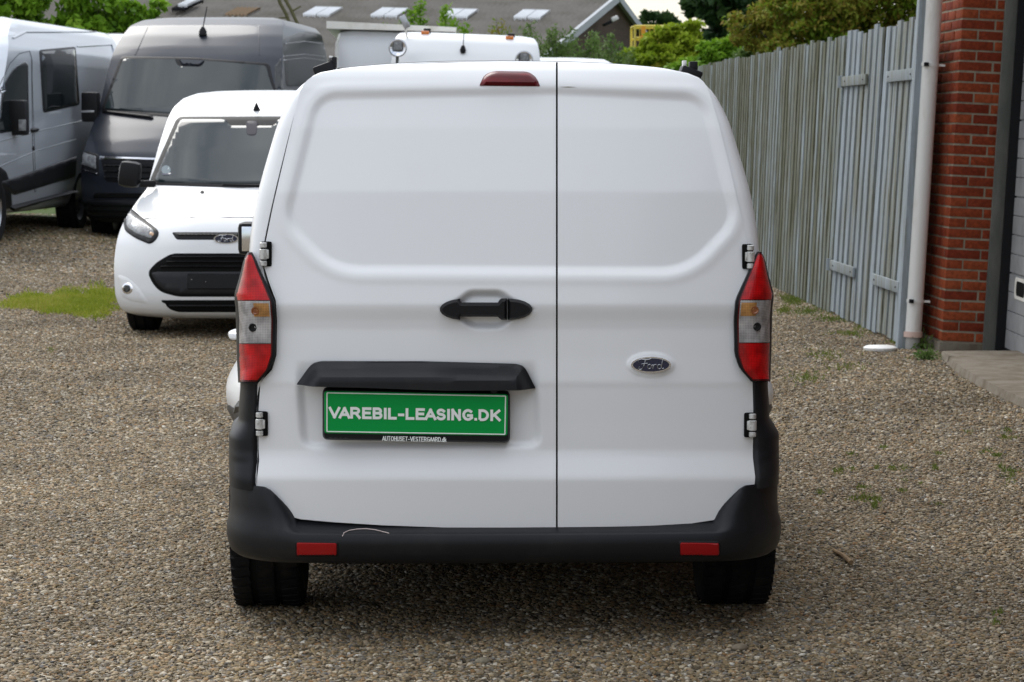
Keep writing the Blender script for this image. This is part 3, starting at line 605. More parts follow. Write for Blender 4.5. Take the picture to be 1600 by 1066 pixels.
# ================================================================ VEHICLES
def wheel(parent, x, y, r, wd, side, rim=.62, name='wheel', grooves=True):
    """axle along x; side = +1 / -1 outward"""
    Mx = Matrix.Translation((x, y, r)) @ Matrix.Rotation(R(90) * side, 4, 'Y'); h = wd / 2
    pr = [(r * rim, -h * .8), (r * .80, -h), (r * .93, -h * .98), (r * .985, -h * .86)]
    tr = []
    for c in (-.5, -.17, .17, .5): tr += [(r, (c - .05) * wd), (r - .009, (c - .045) * wd), (r - .009, (c + .045) * wd), (r, (c + .05) * wd)]
    pr += [(r * .998, -h * .7)] + [q for q in tr if abs(q[1]) < h * .66] + [(r * .998, h * .7)] + [(r * .985, h * .86), (r * .93, h * .98), (r * .80, h), (r * rim, h * .8)]
    w_ = MB().lathe(pr, 48, Mx).build(name, M['rubber'], parent, smooth=40)
    if parent is van:
        tb_ = MB()
        for k in range(46):
            for c, wb in ((-.335, .11), (0, .11), (.335, .11), (-.43, .05), (.43, .05)):
                Ma = Mx @ Matrix.Rotation(2 * math.pi * (k + (.5 if abs(c) < .1 else 0)) / 46, 4, 'Z'); tb_.box((r - .004, -.0155, (c - wb) * wd), (r + (.0025 if abs(c) < .4 else -.001), .0155, (c + wb) * wd), Ma @ Matrix.Rotation(R(12), 4, 'X'))
        tb_.build('tread', M['rubber'], w_, smooth=None)
    rp_ = [(0, h * .45), (r * .12, h * .5), (r * .2, h * .42), (r * .5, h * .5), (r * rim * .93, h * .72), (r * rim + .004, h * .82), (r * rim + .004, -h * .8), (r * rim * .9, -h * .7), (0, -h * .7)]
    MB().lathe(rp_, 32, Mx).build('rim', M['rim'], w_)
    hub = MB()
    for k in range(8):
        a = k * math.pi / 4; hub.lathe([(0, h * .5), (r * .07, h * .5), (r * .06, h * .62), (0, h * .62)], 10, Mx @ Matrix.Translation((math.cos(a) * r * .38, math.sin(a) * r * .38, 0)))
    hub.build('rim_hole', M['black'], w_); return w_
def slices_shell(name, S, L, m, parent, nfront=22, taper=.06):
    """S: rows (z, y0, half width, corner bow, power): plan outline per height, nose at y0, tail at L"""
    S = np.array(S, float); zz = []
    for a, b in zip(S[:-1], S[1:]):
        k = max(2, int(abs(b[0] - a[0]) / .035) + int(np.hypot(b[1]-a[1], b[2]-a[2]) / .08)); zz += [a + (b - a) * j / k for j in range(k)]
    zz = np.array(zz + [S[-1]])
    for _ in range(2): zz[1:-1, 1:] = (zz[:-2, 1:] + 2 * zz[1:-1, 1:] + zz[2:, 1:]) / 4
    V = []; tq = np.sin(np.linspace(0, math.pi / 2, nfront))
    for z, y0, wd, bow, pw in zz:
        half = [(wd * t_, y0 + bow * t_ ** pw) for t_ in tq]; ye = half[-1][1]
        half += [(wd + .012 * math.sin(q * math.pi), ye + (L - .25 - ye) * q) for q in (.08, .18, .3, .42, .55, .7, .85, 1)]
        half += [(wd * (1 - taper * .3), L - .1), (wd * (1 - taper) - .03, L - .01), (wd * .8, L), (wd * .4, L), (0, L)]
        ring = half + [(-x, y) for x, y in half[-2:0:-1]]; V += [(x, y, z) for x, y in ring]
    n = len(V) // len(zz); Fc = []
    for i in range(len(zz) - 1):
        for k in range(n): Fc.append((i*n+k, i*n+(k+1)%n, (i+1)*n+(k+1)%n, (i+1)*n+k))
    h_ = len(half)
    for off in (0, (len(zz) - 1) * n):         # close below and above with strips between mirrored points
        for k in range(h_ - 1):
            a, b = off + k, off + k + 1; c, d = off + (n - k - 1) % n if k + 1 < h_ - 1 else off + k + 1, off + (n - k) % n
            q = [a, b, c, d]; q = list(dict.fromkeys(q))
            if len(q) > 2: Fc.append(tuple(q))
    o = mesh(name, V, Fc, m, parent); fixn(o); o.data.shade_smooth(); o.data.set_sharp_from_angle(angle=R(50)); return o
def script_badge(parent, centre, wd, m_ring, m_face, m_letter, place=None):
    """oval badge facing -y with script lettering"""
    c = Vector(centre); hh = wd * .40
    def ell(rx, rz, y0, y1, nm, m_, par):
        b = MB(); n = 40; b.add([c + Vector((rx * math.cos(a), y, rz * math.sin(a))) for y, f_ in ((y0, 1), (y1, 1)) for a in [2 * math.pi * k / n for k in range(n)]],
            [(k, (k+1) % n, n + (k+1) % n, n + k) for k in range(n)] + [tuple(range(n, 2 * n))]); return b.build(nm, m_, par, smooth=30)
    ring = ell(wd / 2, hh / 2, .012, -.006, 'badge', m_ring, parent)
    ell(wd / 2 * .91, hh / 2 * .84, 0, -.0075, 'badge_field', m_face, ring)
    b = MB(); k = wd / 5.1; z0 = -.62 * k; x0 = -1.72 * k
    def circ(cx, cz, rx, rz, a0=0, a1=360): return [(cx + rx * math.cos(R(a)), cz + rz * math.sin(R(a))) for a in range(a0, a1 + 1, 24)]
    for st, q in (([(.05, 1.0), (.18, 1.28), (.5, 1.38), (1.0, 1.28), (1.45, 1.32), (1.75, 1.46)], .075), ([(1.0, 1.28), (.92, .9), (.78, .5), (.55, .12), (.28, .02), (.08, .2), (.22, .42)], .08), ([(.5, .74), (.9, .8), (1.28, .84)], .06),
                  (circ(1.5, .42, .25, .27), .07), ([(1.72, .5), (1.9, .62), (2.02, .7), (1.98, .4), (1.96, .12)], .065), ([(2.0, .42), (2.14, .66), (2.34, .7), (2.44, .58)], .065), (circ(2.78, .4, .25, .28), .07), ([(3.22, 1.36), (3.12, .9), (3.06, .4), (3.12, .14), (3.34, .2)], .075)):
        b.tube([c + Vector((x0 + x * k, -.0085, z0 + z * k)) for x, z in st], q * k * .72, 6)
    b.build('lettering', m_letter, ring); return ring

# ---------------------------------------------------------------- the white van in front
VD = 7.7; vp_ = at(790.5, 600, VD); VL = Vector((vp_.x, VD, 0)); VYAW = math.atan((VPX - 720) / F)
fv = Frame(VL, VYAW)
van = empty('delivery_van', VL, VYAW, 'white panel van seen from behind with green dealer plate, in the foreground', 'van')
prof_y = np.array([(88, .36), (95, .305), (101, .272), (110, .248), (120, .232), (137, .214), (200, .168), (300, .112), (425, .072), (450, .063), (476, .054), (484, .0555), (500, .062), (514, .065), (560, .062), (598, .058), (606, .060), (660, .063), (704, .064), (714, .060), (744, .041), (750, .039), (760, .040), (835, .048)])
_py = np.arange(80, 840, 1.0); _yy = np.interp(_py, prof_y[:, 0], prof_y[:, 1]); _ker = np.exp(-(np.arange(-9, 10) / 3.6) ** 2); _ker /= _ker.sum(); _yy = np.convolve(np.pad(_yy, 9, 'edge'), _ker, 'valid')
CXP = 790.0
def ybase(px, py): return np.interp(py, _py, _yy) + .055 * np.abs((np.asarray(px) - CXP) / 385) ** 3.2
WIN = rounded([(497, 150, 34), (868, 142, 1), (1098, 152, 34), (1149, 345, 30), (1075, 424, 46), (520, 421, 46), (447, 345, 30)], 20, 8)
PLT = rounded([(463, 560, 4), (838, 560, 4), (846, 700, 26), (472, 702, 26)], 10, 6)
HND = rounded([(686, 482, 4), (716, 468, 10), (732, 454, 10), (784, 454, 10), (802, 468, 10), (836, 484, 4), (802, 498, 10), (784, 514, 12), (736, 514, 12), (712, 496, 10)], 10, 5)
def ydoor(px, py):
    px = np.asarray(px, float); py = np.asarray(py, float); P = np.stack([px, py], 1); y = ybase(px, py)
    dw_ = sdf(P, WIN); y = y + .012 * sstep(9, -9, dw_) - .0025 * np.exp(-((dw_ - 14) / 8) ** 2)
    y = y + .017 * sstep(6, -12, sdf(P, PLT)) * sstep(712, 690, py) * sstep(560, 600, py)
    y = y + .022 * sstep(3, -11, sdf(P, HND))
    e = np.hypot((px - 1017) / 35.5, (py - 570) / 18); y = y - .0035 * sstep(1.12, .96, e)
    return y
LE = [(100, 486), (125, 474), (139, 470), (200, 455), (260, 441), (320, 427), (379, 415), (418, 413), (440, 420), (470, 431), (500, 433), (555, 432), (578, 425), (597, 407), (640, 404), (700, 404), (720, 405), (745, 402), (765, 401), (770, 404), (835, 404)]
TOPE = [(470, 140), (474, 131), (480, 124), (490, 116.5), (502, 111.5), (530, 106.5), (570, 102.5), (640, 98.5), (720, 96), (790, 95), (868, 95.5), (940, 98), (1000, 102), (1050, 108), (1075, 113), (1092, 120), (1100, 127), (1106, 137), (1112, 150)]
BOTE = [(401, 762), (405, 768), (440, 798), (453, 807), (470, 811.5), (520, 816), (600, 821), (700, 824.5), (868, 826), (1000, 822.5), (1080, 818), (1120, 812), (1137, 806), (1150, 795), (1174, 772), (1181, 760)]
RE = [(110, 1096), (130, 1101), (150, 1110), (200, 1125), (260, 1140), (320, 1154), (385, 1169), (418, 1170), (440, 1164), (470, 1153), (500, 1152), (555, 1154), (578, 1162), (597, 1180), (640, 1180), (700, 1178), (745, 1182), (765, 1178), (835, 1176)]
def ip(tab, v, k=0): a = np.array(tab, float); return np.interp(v, a[:, k], a[:, 1 - k])
def pixpts(px, py, y):
    M3 = np.array(fv.r); o_ = np.array(fv.o); d = (np.array(FW)[None] + (px[:, None] - 800) / F * np.array(RT) + (533 - py[:, None]) / F * np.array(UP)) @ M3.T
    return o_ + d * ((y - o_[1]) / d[:, 1])[:, None]
def door(name, left, right, label):
    nu, nv = 190, 330; v = np.linspace(0, 1, nv); u = np.linspace(0, 1, nu); UU, VV = np.meshgrid(u, v)
    def edge(fn, x0):
        xe = np.full(nv, float(x0))
        for _ in range(40): pye = ip(TOPE, xe) + 1.5 + (ip(BOTE, xe) - ip(TOPE, xe) - 1.5) * v; xe = .5 * xe + .5 * fn(pye)
        return xe
    xl = edge(left, 430)[:, None]; xr = edge(right, 1150)[:, None]; PX = xl + (xr - xl) * UU
    PY = ip(TOPE, PX) + 1.5 + (ip(BOTE, PX) - ip(TOPE, PX) - 1.5) * VV
    px, py = PX.ravel(), PY.ravel(); y = ydoor(px, py); P = pixpts(px, py, y)
    Fc = [(j*nu+i, (j+1)*nu+i, (j+1)*nu+i+1, j*nu+i+1) for j in range(nv-1) for i in range(nu-1)]
    rim = list(range(nu)) + [j*nu+nu-1 for j in range(1, nv)] + [(nv-1)*nu+i for i in range(nu-2, -1, -1)] + [j*nu for j in range(nv-2, 0, -1)]
    P = np.vstack([P, P[rim] + np.array([0, .035, 0])]); b = nu * nv; k = len(rim); Fc += [(rim[i], rim[(i+1) % k], b + (i+1) % k, b + i) for i in range(k)]
    o = mesh(name, P, Fc, M['white'], van); fixn(o); o.data.shade_smooth(); o.data.set_sharp_from_angle(angle=R(60)); o['label'] = label; return o
dl = door('rear_door', lambda p: ip(LE, p), lambda p: np.full_like(p, 868.6), 'wide left rear door with handle and green plate')
dr = door('rear_door', lambda p: np.full_like(p, 871.6), lambda p: ip(RE, p), 'narrow right rear door with blue oval badge')
for f_ in (dl, dr): pass
# body shell
SC = 7.7 / 7.9 * F / 7.7
half = np.array([(.76, .26), (.78, .33), (.79, .44), (.80, .50), (.810, .612), (.810, .70), (.805, .80), (.802, .95), (.800, 1.06), (.797, 1.15), (.795, 1.20), (.788, 1.278), (.770, 1.376), (.748, 1.46), (.706, 1.604), (.668, 1.678), (.635, 1.716), (.585, 1.750), (.50, 1.768), (.35, 1.781), (.18, 1.788), (0, 1.789)])
arc = np.concatenate([[0], np.cumsum(np.hypot(*np.diff(half, axis=0).T))]); tt = np.linspace(0, arc[-1], 90)
hp = np.stack([np.interp(tt, arc, half[:, 0]), np.interp(tt, arc, half[:, 1])], 1)
for _ in range(2): hp[1:-1] = (hp[:-2] + 2 * hp[1:-1] + hp[2:]) / 4
def zpy(z, y=.15): return 200 + (H - z) * F / (VD + y)
# inner (door edge) half profile on the same count
inner = []
for x, z in hp:
    py = float(np.clip(zpy(z), 96, 825)); 
    if z > 1.69: xi = min(x * .955, x - .0); zi = z - .004
    else: xi = min((float(ip(RE, py)) - float(ip(LE, py))) / 2 / F * (VD + .14) + .0005, x - .012); zi = z
    inner.append((xi, zi))
inner = np.array(inner); 
for _ in range(2): inner[1:-1] = (inner[:-2] + 2 * inner[1:-1] + inner[2:]) / 4
st = []
def ring(hx, hz, hy):
    P = [(x, y, z) for x, z, y in zip(hx, hz, hy)]; return P + [(-x, y, z) for x, y, z in P[-2::-1]]
xoff = 0.0
for f_, g_ in ((0, .045), (0, .006), (.02, .001), (.30, .004), (.6, .02), (.82, .055), (.95, .11), (1, .19), (1, .34)):
    hx = inner[:, 0] + (hp[:, 0] - inner[:, 0]) * f_; hz = inner[:, 1] + (hp[:, 1] - inner[:, 1]) * f_
    py = np.clip([zpy(z) for z in hz], 90, 830); hy = ybase(CXP + inner[:, 0] / (VD + .12) * F, py) + g_
    st.append(ring(hx, hz, hy))
belt = .98
def topz(y): return float(np.interp(y, [0, 1.2, 2.3, 2.75, 3.35, 3.5, 3.95, 4.08], [1.789, 1.80, 1.79, 1.75, 1.12, 1.05, .90, .72]))
def wsc(y): return float(np.interp(y, [0, 2.6, 3.4, 3.8, 4.0, 4.08], [1, 1, .97, .90, .78, .62]))
for y in (.5, .7, .9, 1.1, 1.4, 1.8, 2.2, 2.5, 2.7, 2.85, 3.0, 3.15, 3.3, 3.42, 3.6, 3.8, 3.95, 4.03, 4.08):
    tz = topz(y); z = hp[:, 1].copy(); k = z > .6; z[k] = .6 + (z[k] - .6) * (tz - .6) / (1.789 - .6); st.append(ring(hp[:, 0] * wsc(y) * (1 + .115 * float(sstep(.5, 1.4, y)) * float(sstep(3.9, 2.6, y)) * sstep(1.25, .95, hp[:, 1])) + .070 * np.exp(-((hp[:, 1] - .66) / .11) ** 2) * float(sstep(.38, 1.2, y)) * float(sstep(3.9, 3.5, y)), z, np.full(len(z), y)))
n = len(st[0]); V = [q for s_ in st for q in s_]; Fc = [(i*n+k, i*n+k+1, (i+1)*n+k+1, (i+1)*n+k) for i in range(len(st)-1) for k in range(n-1)]
Fc.append(tuple(range((len(st)-1)*n, len(st)*n)))
V = [(x + xoff, y, z) for x, y, z in V]
body = mesh('body', V, Fc, M['white'], van); fixn(body); body.data.shade_smooth(); body.data.set_sharp_from_angle(angle=R(40)); vb = bvh_of(body)
cap = [(x * .985 + xoff, y + .03, z - .004) for x, y, z in st[0]]
mesh('door_gap', cap, [tuple(range(n))], M['gap'], van)  # dark sheet behind the doors, stands in for shade in the gap
MB().box((-.78, .3, .22), (.78, 3.9, .34)).build('floor_pan', M['gap'], van, smooth=None)
MB().box((-.55, .12, .24), (.55, .3, .30)).build('rear_cross_member', M['gap'], van, smooth=None)
MB().tube([(-.54, .3, .235), (-.54, .9, .24)], .025, 10).build('exhaust', M['black'], van)
# corner cladding (dark), bumper
def plan(t):                                    # t 0 at centre .. 1 at the end beside the wheel arch; returns x, y, outward normal
    if t < .66: x = t / .66 * .62; return x, .055 * (x / .62) ** 2.5 * .35, Vector((x * .12, -1, 0)).normalized()
    if t < .90:
        a = (t - .66) / .24 * R(90); return .62 + .252 * math.sin(a), .02 + .27 * (1 - math.cos(a)), Vector((math.sin(a) * 1.1, -math.cos(a), 0)).normalized()
    q = (t - .90) / .10; return .872 + .004 * q, .29 + .22 * q, Vector((1, 0, 0))
V = []; cols = 0; ts = np.concatenate([-np.linspace(1, 0, 90), np.linspace(0, 1, 90)[1:]])
for t_ in ts:
    x, y, nn = plan(abs(t_)); sg = -1 if t_ < 0 else 1; nn = Vector((nn.x * sg, nn.y, 0)); ax = abs(x); c = float(sstep(.50, .70, ax)); c2 = float(sstep(.60, .735, ax))
    zi = .392 - .010 * (1 - (ax / .7) ** 2) + .098 * c2; zr = .345 + .012 * c
    A_ = [(-.13, .35), (-.075, .384 - .014 * (1 - (ax / .7) ** 2)), (-.067, .385 - .014 * (1 - (ax / .7) ** 2)), (-.045, .366 - .004 * (1 - ax)), (-.02, .3555), (-.004, .3505), (0, .3465), (.001, .315), (-.004, .29), (-.012, .268), (-.03, .255), (-.10, .25)]
    B_ = [(-.06, .46), (-.024, .486), (-.014, .488), (-.011, .478), (-.012, .42), (-.008, .375), (.0, .3495), (.001, .315), (-.004, .29), (-.012, .268), (-.03, .255), (-.10, .25)]
    c3 = float(np.clip((ax - .645) / .095, 0, 1)) if abs(t_) < .9 else 1.0
    pr = [(p_[0] + (q_[0] - p_[0]) * c3, p_[1] + (q_[1] - p_[1]) * c3) for p_, q_ in zip(A_, B_)]
    for o_, z in pr: V.append((x * sg + nn.x * o_ + xoff, y + nn.y * o_ , z))
m_ = len(pr); nc = len(ts); Fc = [(i*m_+k, (i+1)*m_+k, (i+1)*m_+k+1, i*m_+k+1) for i in range(nc-1) for k in range(m_-1)]
bump = mesh('bumper', V, Fc, M['plastic'], van); fixn(bump); bump.data.shade_smooth(); bump.data.set_sharp_from_angle(angle=R(48)); bbv = bvh_of(bump)
sb = on_shell(fv, bbv, .0)
for xa, xb in ((463, 527), (1062, 1124)):
    f_ = relief('reflector_surround', bump, M['black'], rounded([(xa - 2, 845), (xb + 2, 846), (xb + 2, 870), (xa - 2, 870)], 5), sb, h=.003, r=2, step=5)
    relief('reflector', f_, M['reflector'], rounded([(xa, 847), (xb, 848), (xb, 868), (xa, 868)], 4), sb, h=.006, r=2, step=5)
sc_ = [sb(x, y) for x, y in [(535, 838), (538, 833), (546, 829.5), (558, 827.5), (572, 827), (586, 828.5), (600, 832), (608, 834)]]
MB().tube([a + b_ * .0015 for a, b_ in sc_], .0016, 5).build('scratch', M['scratch'], bump)
# dark corner cladding panels follow the body surface
for sg in (-1, 1):
    rows = []; zs = np.linspace(.803, .474, 70)
    for z in zs:
        py = zpy(z); xi = (float(ip(RE, py)) - float(ip(LE, py))) / 2 / F * (VD + .1) + .003; row = []
        low = float(sstep(.685, .62, z)); xo = .826 + .006 * float(sstep(.79, .7, z)) + .032 * low - .002 * float(sstep(.56, .49, z)); yb = float(ybase(CXP + xi / VD * F, py))
        ridge = .007 * float(sstep(.70, .60, z)) - .006 * float(sstep(.575, .55, z))
        row.append((sg * (xi - .016), yb + .03, z)); row.append((sg * (xi - .0045), yb + .016, z))
        for q in np.linspace(0, 1, 22):
            a = q * R(90); row.append((sg * (xi - .001 + (xo - xi) * math.sin(a) ** .75), yb - .010 - ridge * math.sin(a * 2) + .19 * (1 - math.cos(a)) + (.012 if q == 0 else 0), z))
        for e_, dx in ((.30, .006 * low), (.30 + .12 * low, .014 * low), (.302 + .13 * low, -.04)): row.append((sg * (xo + dx), yb + e_, z))
        rows.append(row)
    k = len(rows[0]); V = [q for r_ in rows for q in r_]; Fc = [(i*k+j, i*k+j+1, (i+1)*k+j+1, (i+1)*k+j) for i in range(len(rows)-1) for j in range(k-1)]
    o = mesh('corner_cladding', V, Fc, M['plastic'], van); fixn(o); o.data.shade_smooth(); o.data.set_sharp_from_angle(angle=R(50))
# tail lamps
def lamp(sg, xpx):
    """rows between inner and outer edge; xpx maps inner/outer photo columns"""
    IN = [(394, 393), (405, 399), (420, 405), (445, 417), (470, 428.5), (500, 431), (555, 430), (578, 422), (590, 411), (596.5, 404)]; OUT = [(394, 387), (405, 381), (430, 375), (460, 366), (470, 366.5), (480, 368), (560, 370), (596.5, 372)]
    def surf(py, u, out_=0.0, inset=0):
        xi = float(ip(IN, py)) - inset; xo = float(ip(OUT, py)) + inset * .6; xi = max(xi, xo + .5)
        a = u * R(90); wid = xi - xo; pxx = xi - wid * (math.sin(a) ** .9); wf_ = float(np.interp(wid, [0, 60], [.2, 1]))
        y = float(ybase(xi, py)) - .022 - out_ - .006 * math.sin(math.pi * u) + .16 * wf_ * (1 - math.cos(a)) ** 1.35
        P = fv.pix(pxx, py, y); x = P.x - (xoff + .0) ; return Vector((x * (1 if sg < 0 else -1) + xoff * 1.0, P.y, P.z))
    def patch(name, m, p0, p1, u0, u1, out_, par, inset=0, nr=26, nu_=16):
        V = [surf(p0 + (p1 - p0) * i / nr, u0 + (u1 - u0) * j / nu_, out_, inset) for i in range(nr + 1) for j in range(nu_ + 1)]; k = nu_ + 1
        Fc = [(i*k+j, i*k+j+1, (i+1)*k+j+1, (i+1)*k+j) for i in range(nr) for j in range(nu_)]
        rim = list(range(k)) + [i*k+nu_ for i in range(1, nr+1)] + [nr*k+j for j in range(nu_-1, -1, -1)] + [i*k for i in range(nr-1, 0, -1)]; b = len(V); V += [V[i] + Vector((0, .02 + out_, 0)) for i in rim]; q = len(rim)
        Fc += [(rim[i], rim[(i+1) % q], b + (i+1) % q, b + i) for i in range(q)]
        o = mesh(name, V, Fc, m, par); fixn(o); o.data.shade_smooth(); o.data.set_sharp_from_angle(angle=R(50)); return o
    base = patch('tail_lamp', M['black'], 394.5, 598, 0, 1, .0, van)
    rim_ = patch('lens_rim', M['darkred'], 396, 596.5, .03, 1, .004, base, 1.2)
    patch('red_lens', M['redlens'], 399, 469, .04, .98, .0085, base, 2.4); patch('red_lens', M['redlens'], 538, 594, .04, .97, .0085, base, 2.4)
    patch('clear_lens', M['clearlens'], 470.5, 536.5, .04, .95, .0085, base, 2.4)
    patch('amber_lens', M['amberlens'], 474, 495, .05, .33, .0098, base, 3.5, 8, 8)
    for pyb, mm_ in ((486, M['orange']), (512, M['rim'])):
        c = surf(pyb, .36 if pyb > 500 else .30, .0105, 3.5); MB().lathe([(0, .001), (.007, .001), (.009, .003), (.012, .003), (.014, -.006)], 20, Matrix.Translation(c) @ Matrix.Rotation(R(90), 4, 'X')).build('bulb_socket', M['black'] if pyb > 500 else mat('dark_amber', (.22, .06, .01), .2, 0, 1), base)
    return base
lamp(-1, None); lamp(1, None)
# hinges
for px, py, sg in ((413, 397, -1), (1171, 401, 1), (407, 662, -1), (1174, 664, 1)):
    y = float(ybase(px, py)) - .004; c = fv.pix(px, py, y); hb = MB().box((-.017, -.012, -.038), (.017, .03, .038), Matrix.Translation(c + Vector((sg * -.006, 0, 0)))).build('hinge', M['gap'], van, bevel=.006)
    for z0, z1, r_ in ((.020, .036, .011), (-.016, .016, .0125), (-.036, -.02, .011)):
        MB().lathe([(0, z0), (r_ * .8, z0), (r_, z0 + .002), (r_, z1 - .002), (r_ * .8, z1), (0, z1)], 16, Matrix.Translation(c + Vector((sg * .002, -.014, 0)))).build('hinge_knuckle', M['steel'], hb)
    MB().box((-.009 - .006 * (sg < 0), -.014, -.014), (.009 + .006 * (sg > 0), .02, .014), Matrix.Translation(c + Vector((-sg * .006, -.006, 0)))).build('hinge_plate', M['steel'], hb, bevel=.003)
# rear furniture on the doors
def onrear(off=0.0, base=False):
    def place(px, py):
        y = float((ybase(px, py) if base else ydoor([px], [py])[0])) + off; return fv.pix(px, py, y), Vector((0, -1, 0))
    return place
def flat(y): return lambda px, py: (fv.pix(px, py, y), Vector((0, -1, 0)))
HB = .052
bar = rounded([(714, 472, 6), (784, 472, 6), (784, 494, 6), (714, 494, 6)], 4)
el = lambda cx, rx, a0, a1, n=9: [(cx + rx * math.cos(R(a0 + (a1 - a0) * k / n)), 483.5 + 16.5 * math.sin(R(a0 + (a1 - a0) * k / n))) for k in range(n + 1)]
hg = relief('door_handle', dl, M['black'], el(724, 37, 262, 98)  + [(719, 495), (722, 495), (778, 495), (781, 498), (784, 500), (792, 500), (792, 467), (784, 467), (781, 469), (778, 473.5), (722, 473.5), (719, 471)], flat(HB), h=.017, r=4, step=4, skirt=.03)
relief('handle_end', hg, M['black'], [(793.6, 467)] + el(796, 36, 274, 446)[0:] + [(793.6, 500)], flat(HB), h=.017, r=4, step=4, skirt=.03)
GT = [(463, 600), (472, 588), (485, 570), (497, 565), (660, 564.5), (810, 568.5), (820, 573), (829, 590), (837, 606)]
gpoly = rounded([(463, 601, 2), (486, 569, 12), (500, 565, 6), (660, 564.5, 4), (808, 568.5, 8), (820, 573, 12), (837, 607, 2), (700, 608, 2), (560, 603, 2)], 4)
gar = relief('plate_garnish', dl, M['plastic'], gpoly, flat(.060), step=5, skirt=.02, hfun=lambda Q, d: .004 + .052 * sstep(0, 26, segdist(Q, GT, False)) , smooth=25)
PY = .048
pf = relief('plate_holder', dl, M['black'], rounded([(504, 606), (797, 612), (797, 692), (504, 687)], 9), flat(PY), h=.016, r=3, step=8, skirt=.03)
pl_ = relief('number_plate', pf, M['green'], rounded([(506.5, 611), (794, 616), (793, 681.5), (507, 677.5)], 5), flat(PY - .016), h=.003, r=1, step=8)
for a, b_ in (((511, 614), (790, 619)), ((790, 619), (789, 679)), ((789, 679), (511, 674.5)), ((511, 674.5), (511, 614))):
    pa, pb = fv.pix(*a, PY - .0195), fv.pix(*b_, PY - .0195); MB().tube([pa, pb], .0019, 6).build('border_line', M['platewhite'], pl_)
def arcp(cx, cy, rx, ry, a0, a1, n=8): return [(cx + rx * math.cos(R(a0 + (a1 - a0) * k / n)), cy + ry * math.sin(R(a0 + (a1 - a0) * k / n))) for k in range(n + 1)]
GL_ = {'V': (.80, [[(0, 1), (.4, .02), (.8, 1)]]), 'A': (.80, [[(0, 0), (.4, .98), (.8, 0)], [(.16, .30), (.64, .30)]]), 'E': (.56, [[(.56, 1), (0, 1), (0, 0), (.58, 0)], [(0, .52), (.5, .52)]]),
 'R': (.68, [[(0, 0), (0, 1), (.36, 1)] + arcp(.36, .74, .26, .26, 90, -90) + [(0, .48)], [(.36, .48), (.68, 0)]]), 'B': (.62, [[(0, 0), (0, 1), (.34, 1)] + arcp(.34, .76, .24, .24, 90, -90) + [(0, .52)], [(.34, .52)] + arcp(.36, .26, .26, .26, 90, -90) + [(0, 0)]]),
 'I': (.0, [[(0, 0), (0, 1)]]), 'L': (.52, [[(0, 1), (0, 0), (.52, 0)]]), '-': (.30, [[(0, .38), (.30, .38)]]), 'N': (.60, [[(0, 0), (0, 1), (.6, 0), (.6, 1)]]), '.': (.0, [[(0, .02), (0, .06)]]), 'U': (.62, [[(0, 1), (0, .3)] + arcp(.31, .3, .31, .3, 180, 360) + [(.62, 1)]]), 'T': (.66, [[(0, 1), (.66, 1)], [(.33, 1), (.33, 0)]]), 'O': (.76, [arcp(.38, .5, .38, .5, 90, 450, 18)]), 'H': (.6, [[(0, 0), (0, 1)], [(.6, 0), (.6, 1)], [(0, .52), (.6, .52)]]), 'd': (.46, [arcp(.22, .34, .22, .34, 0, 360, 14), [(.46, 1), (.46, 0)]]), 'k': (.42, [[(0, 0), (0, 1)], [(.40, .66), (.04, .26)], [(.16, .38), (.42, 0)]]),
 'S': (.60, [arcp(.30, .75, .27, .25, 25, 270) + arcp(.30, .26, .30, .26, 90, -155)]), 'G': (.70, [arcp(.38, .5, .38, .5, 48, 325, 14) + [(.70, .20), (.70, .44), (.42, .44)]]),
 'D': (.68, [[(0, 0), (0, 1), (.25, 1)] + arcp(.25, .5, .43, .5, 90, -90, 12) + [(0, 0)]]), 'K': (.66, [[(0, 0), (0, 1)], [(.64, 1), (.04, .38)], [(.22, .56), (.68, 0)]])}
def stencil(s, bl, br, hpx, y, m, par, sw, gap):
    x = 0; st_ = []
    for ch in s:
        w_, ps = GL_[ch]; x -= .14 if ch == 'A' and st_ else 0
        for p_ in ps:
            p_ = [Vector((x + a, b_)) for a, b_ in p_]
            if (p_[0] - p_[-1]).length > .01: p_[0] = p_[0] + (p_[0] - p_[1]).normalized() * sw * .55; p_[-1] = p_[-1] + (p_[-1] - p_[-2]).normalized() * sw * .55
            st_.append(p_)
        x += w_ + gap - (.14 if ch in 'VA' else 0)
    x -= gap; A = fv.pix(*bl, y); B = fv.pix(*br, y); U = fv.pix(bl[0], bl[1] - hpx, y) - A; b = MB(); ex = (B - A) / x; hw_ = U.length * sw / 2; un = U.normalized(); k_ = 0
    for p_ in st_:
        Q = [A + ex * q[0] + U * (sw / 2 + q[1] * (1 - sw)) for q in p_]
        for i_ in range(len(Q) - 1):
            a, c = Q[i_], Q[i_ + 1]; d = (c - a).normalized(); n_ = Vector((-d.z, 0, d.x)) * hw_; k_ += 1; dy = Vector((0, -.0006 - k_ * .00001, 0))
            def ext(j0, j1): 
                if j0 < 0 or j1 >= len(Q): return 0
                return hw_ * (.95 if (Q[j0] - Q[(j0 + j1) // 2]).normalized().dot((Q[j1] - Q[(j0 + j1) // 2]).normalized()) > -.5 else .2)
            a = a - d * ext(i_ - 1, i_ + 1); c = c + d * ext(i_, i_ + 2)
            b.add([a + n_ + dy, c + n_ + dy, c - n_ + dy, a - n_ + dy], [(0, 1, 2, 3)])
    b.build('lettering', m, par, smooth=None)
stencil('VAREBIL-LEASING.DK', (515.5, 654), (780, 658.5), 18.5, PY - .0196, M['platewhite'], pl_, .23, .36)
stencil('AUTOHUSET-VESTERGAARD.dk', (597.5, 689), (697, 690.8), 7.6, PY - .0178, M['platewhite'], pf, .15, .30)
relief('plate_clip', pf, M['black'], rounded([(763, 607), (780, 608), (777, 616), (767, 616)], 3), flat(PY - .016), h=.007, r=2, step=3)
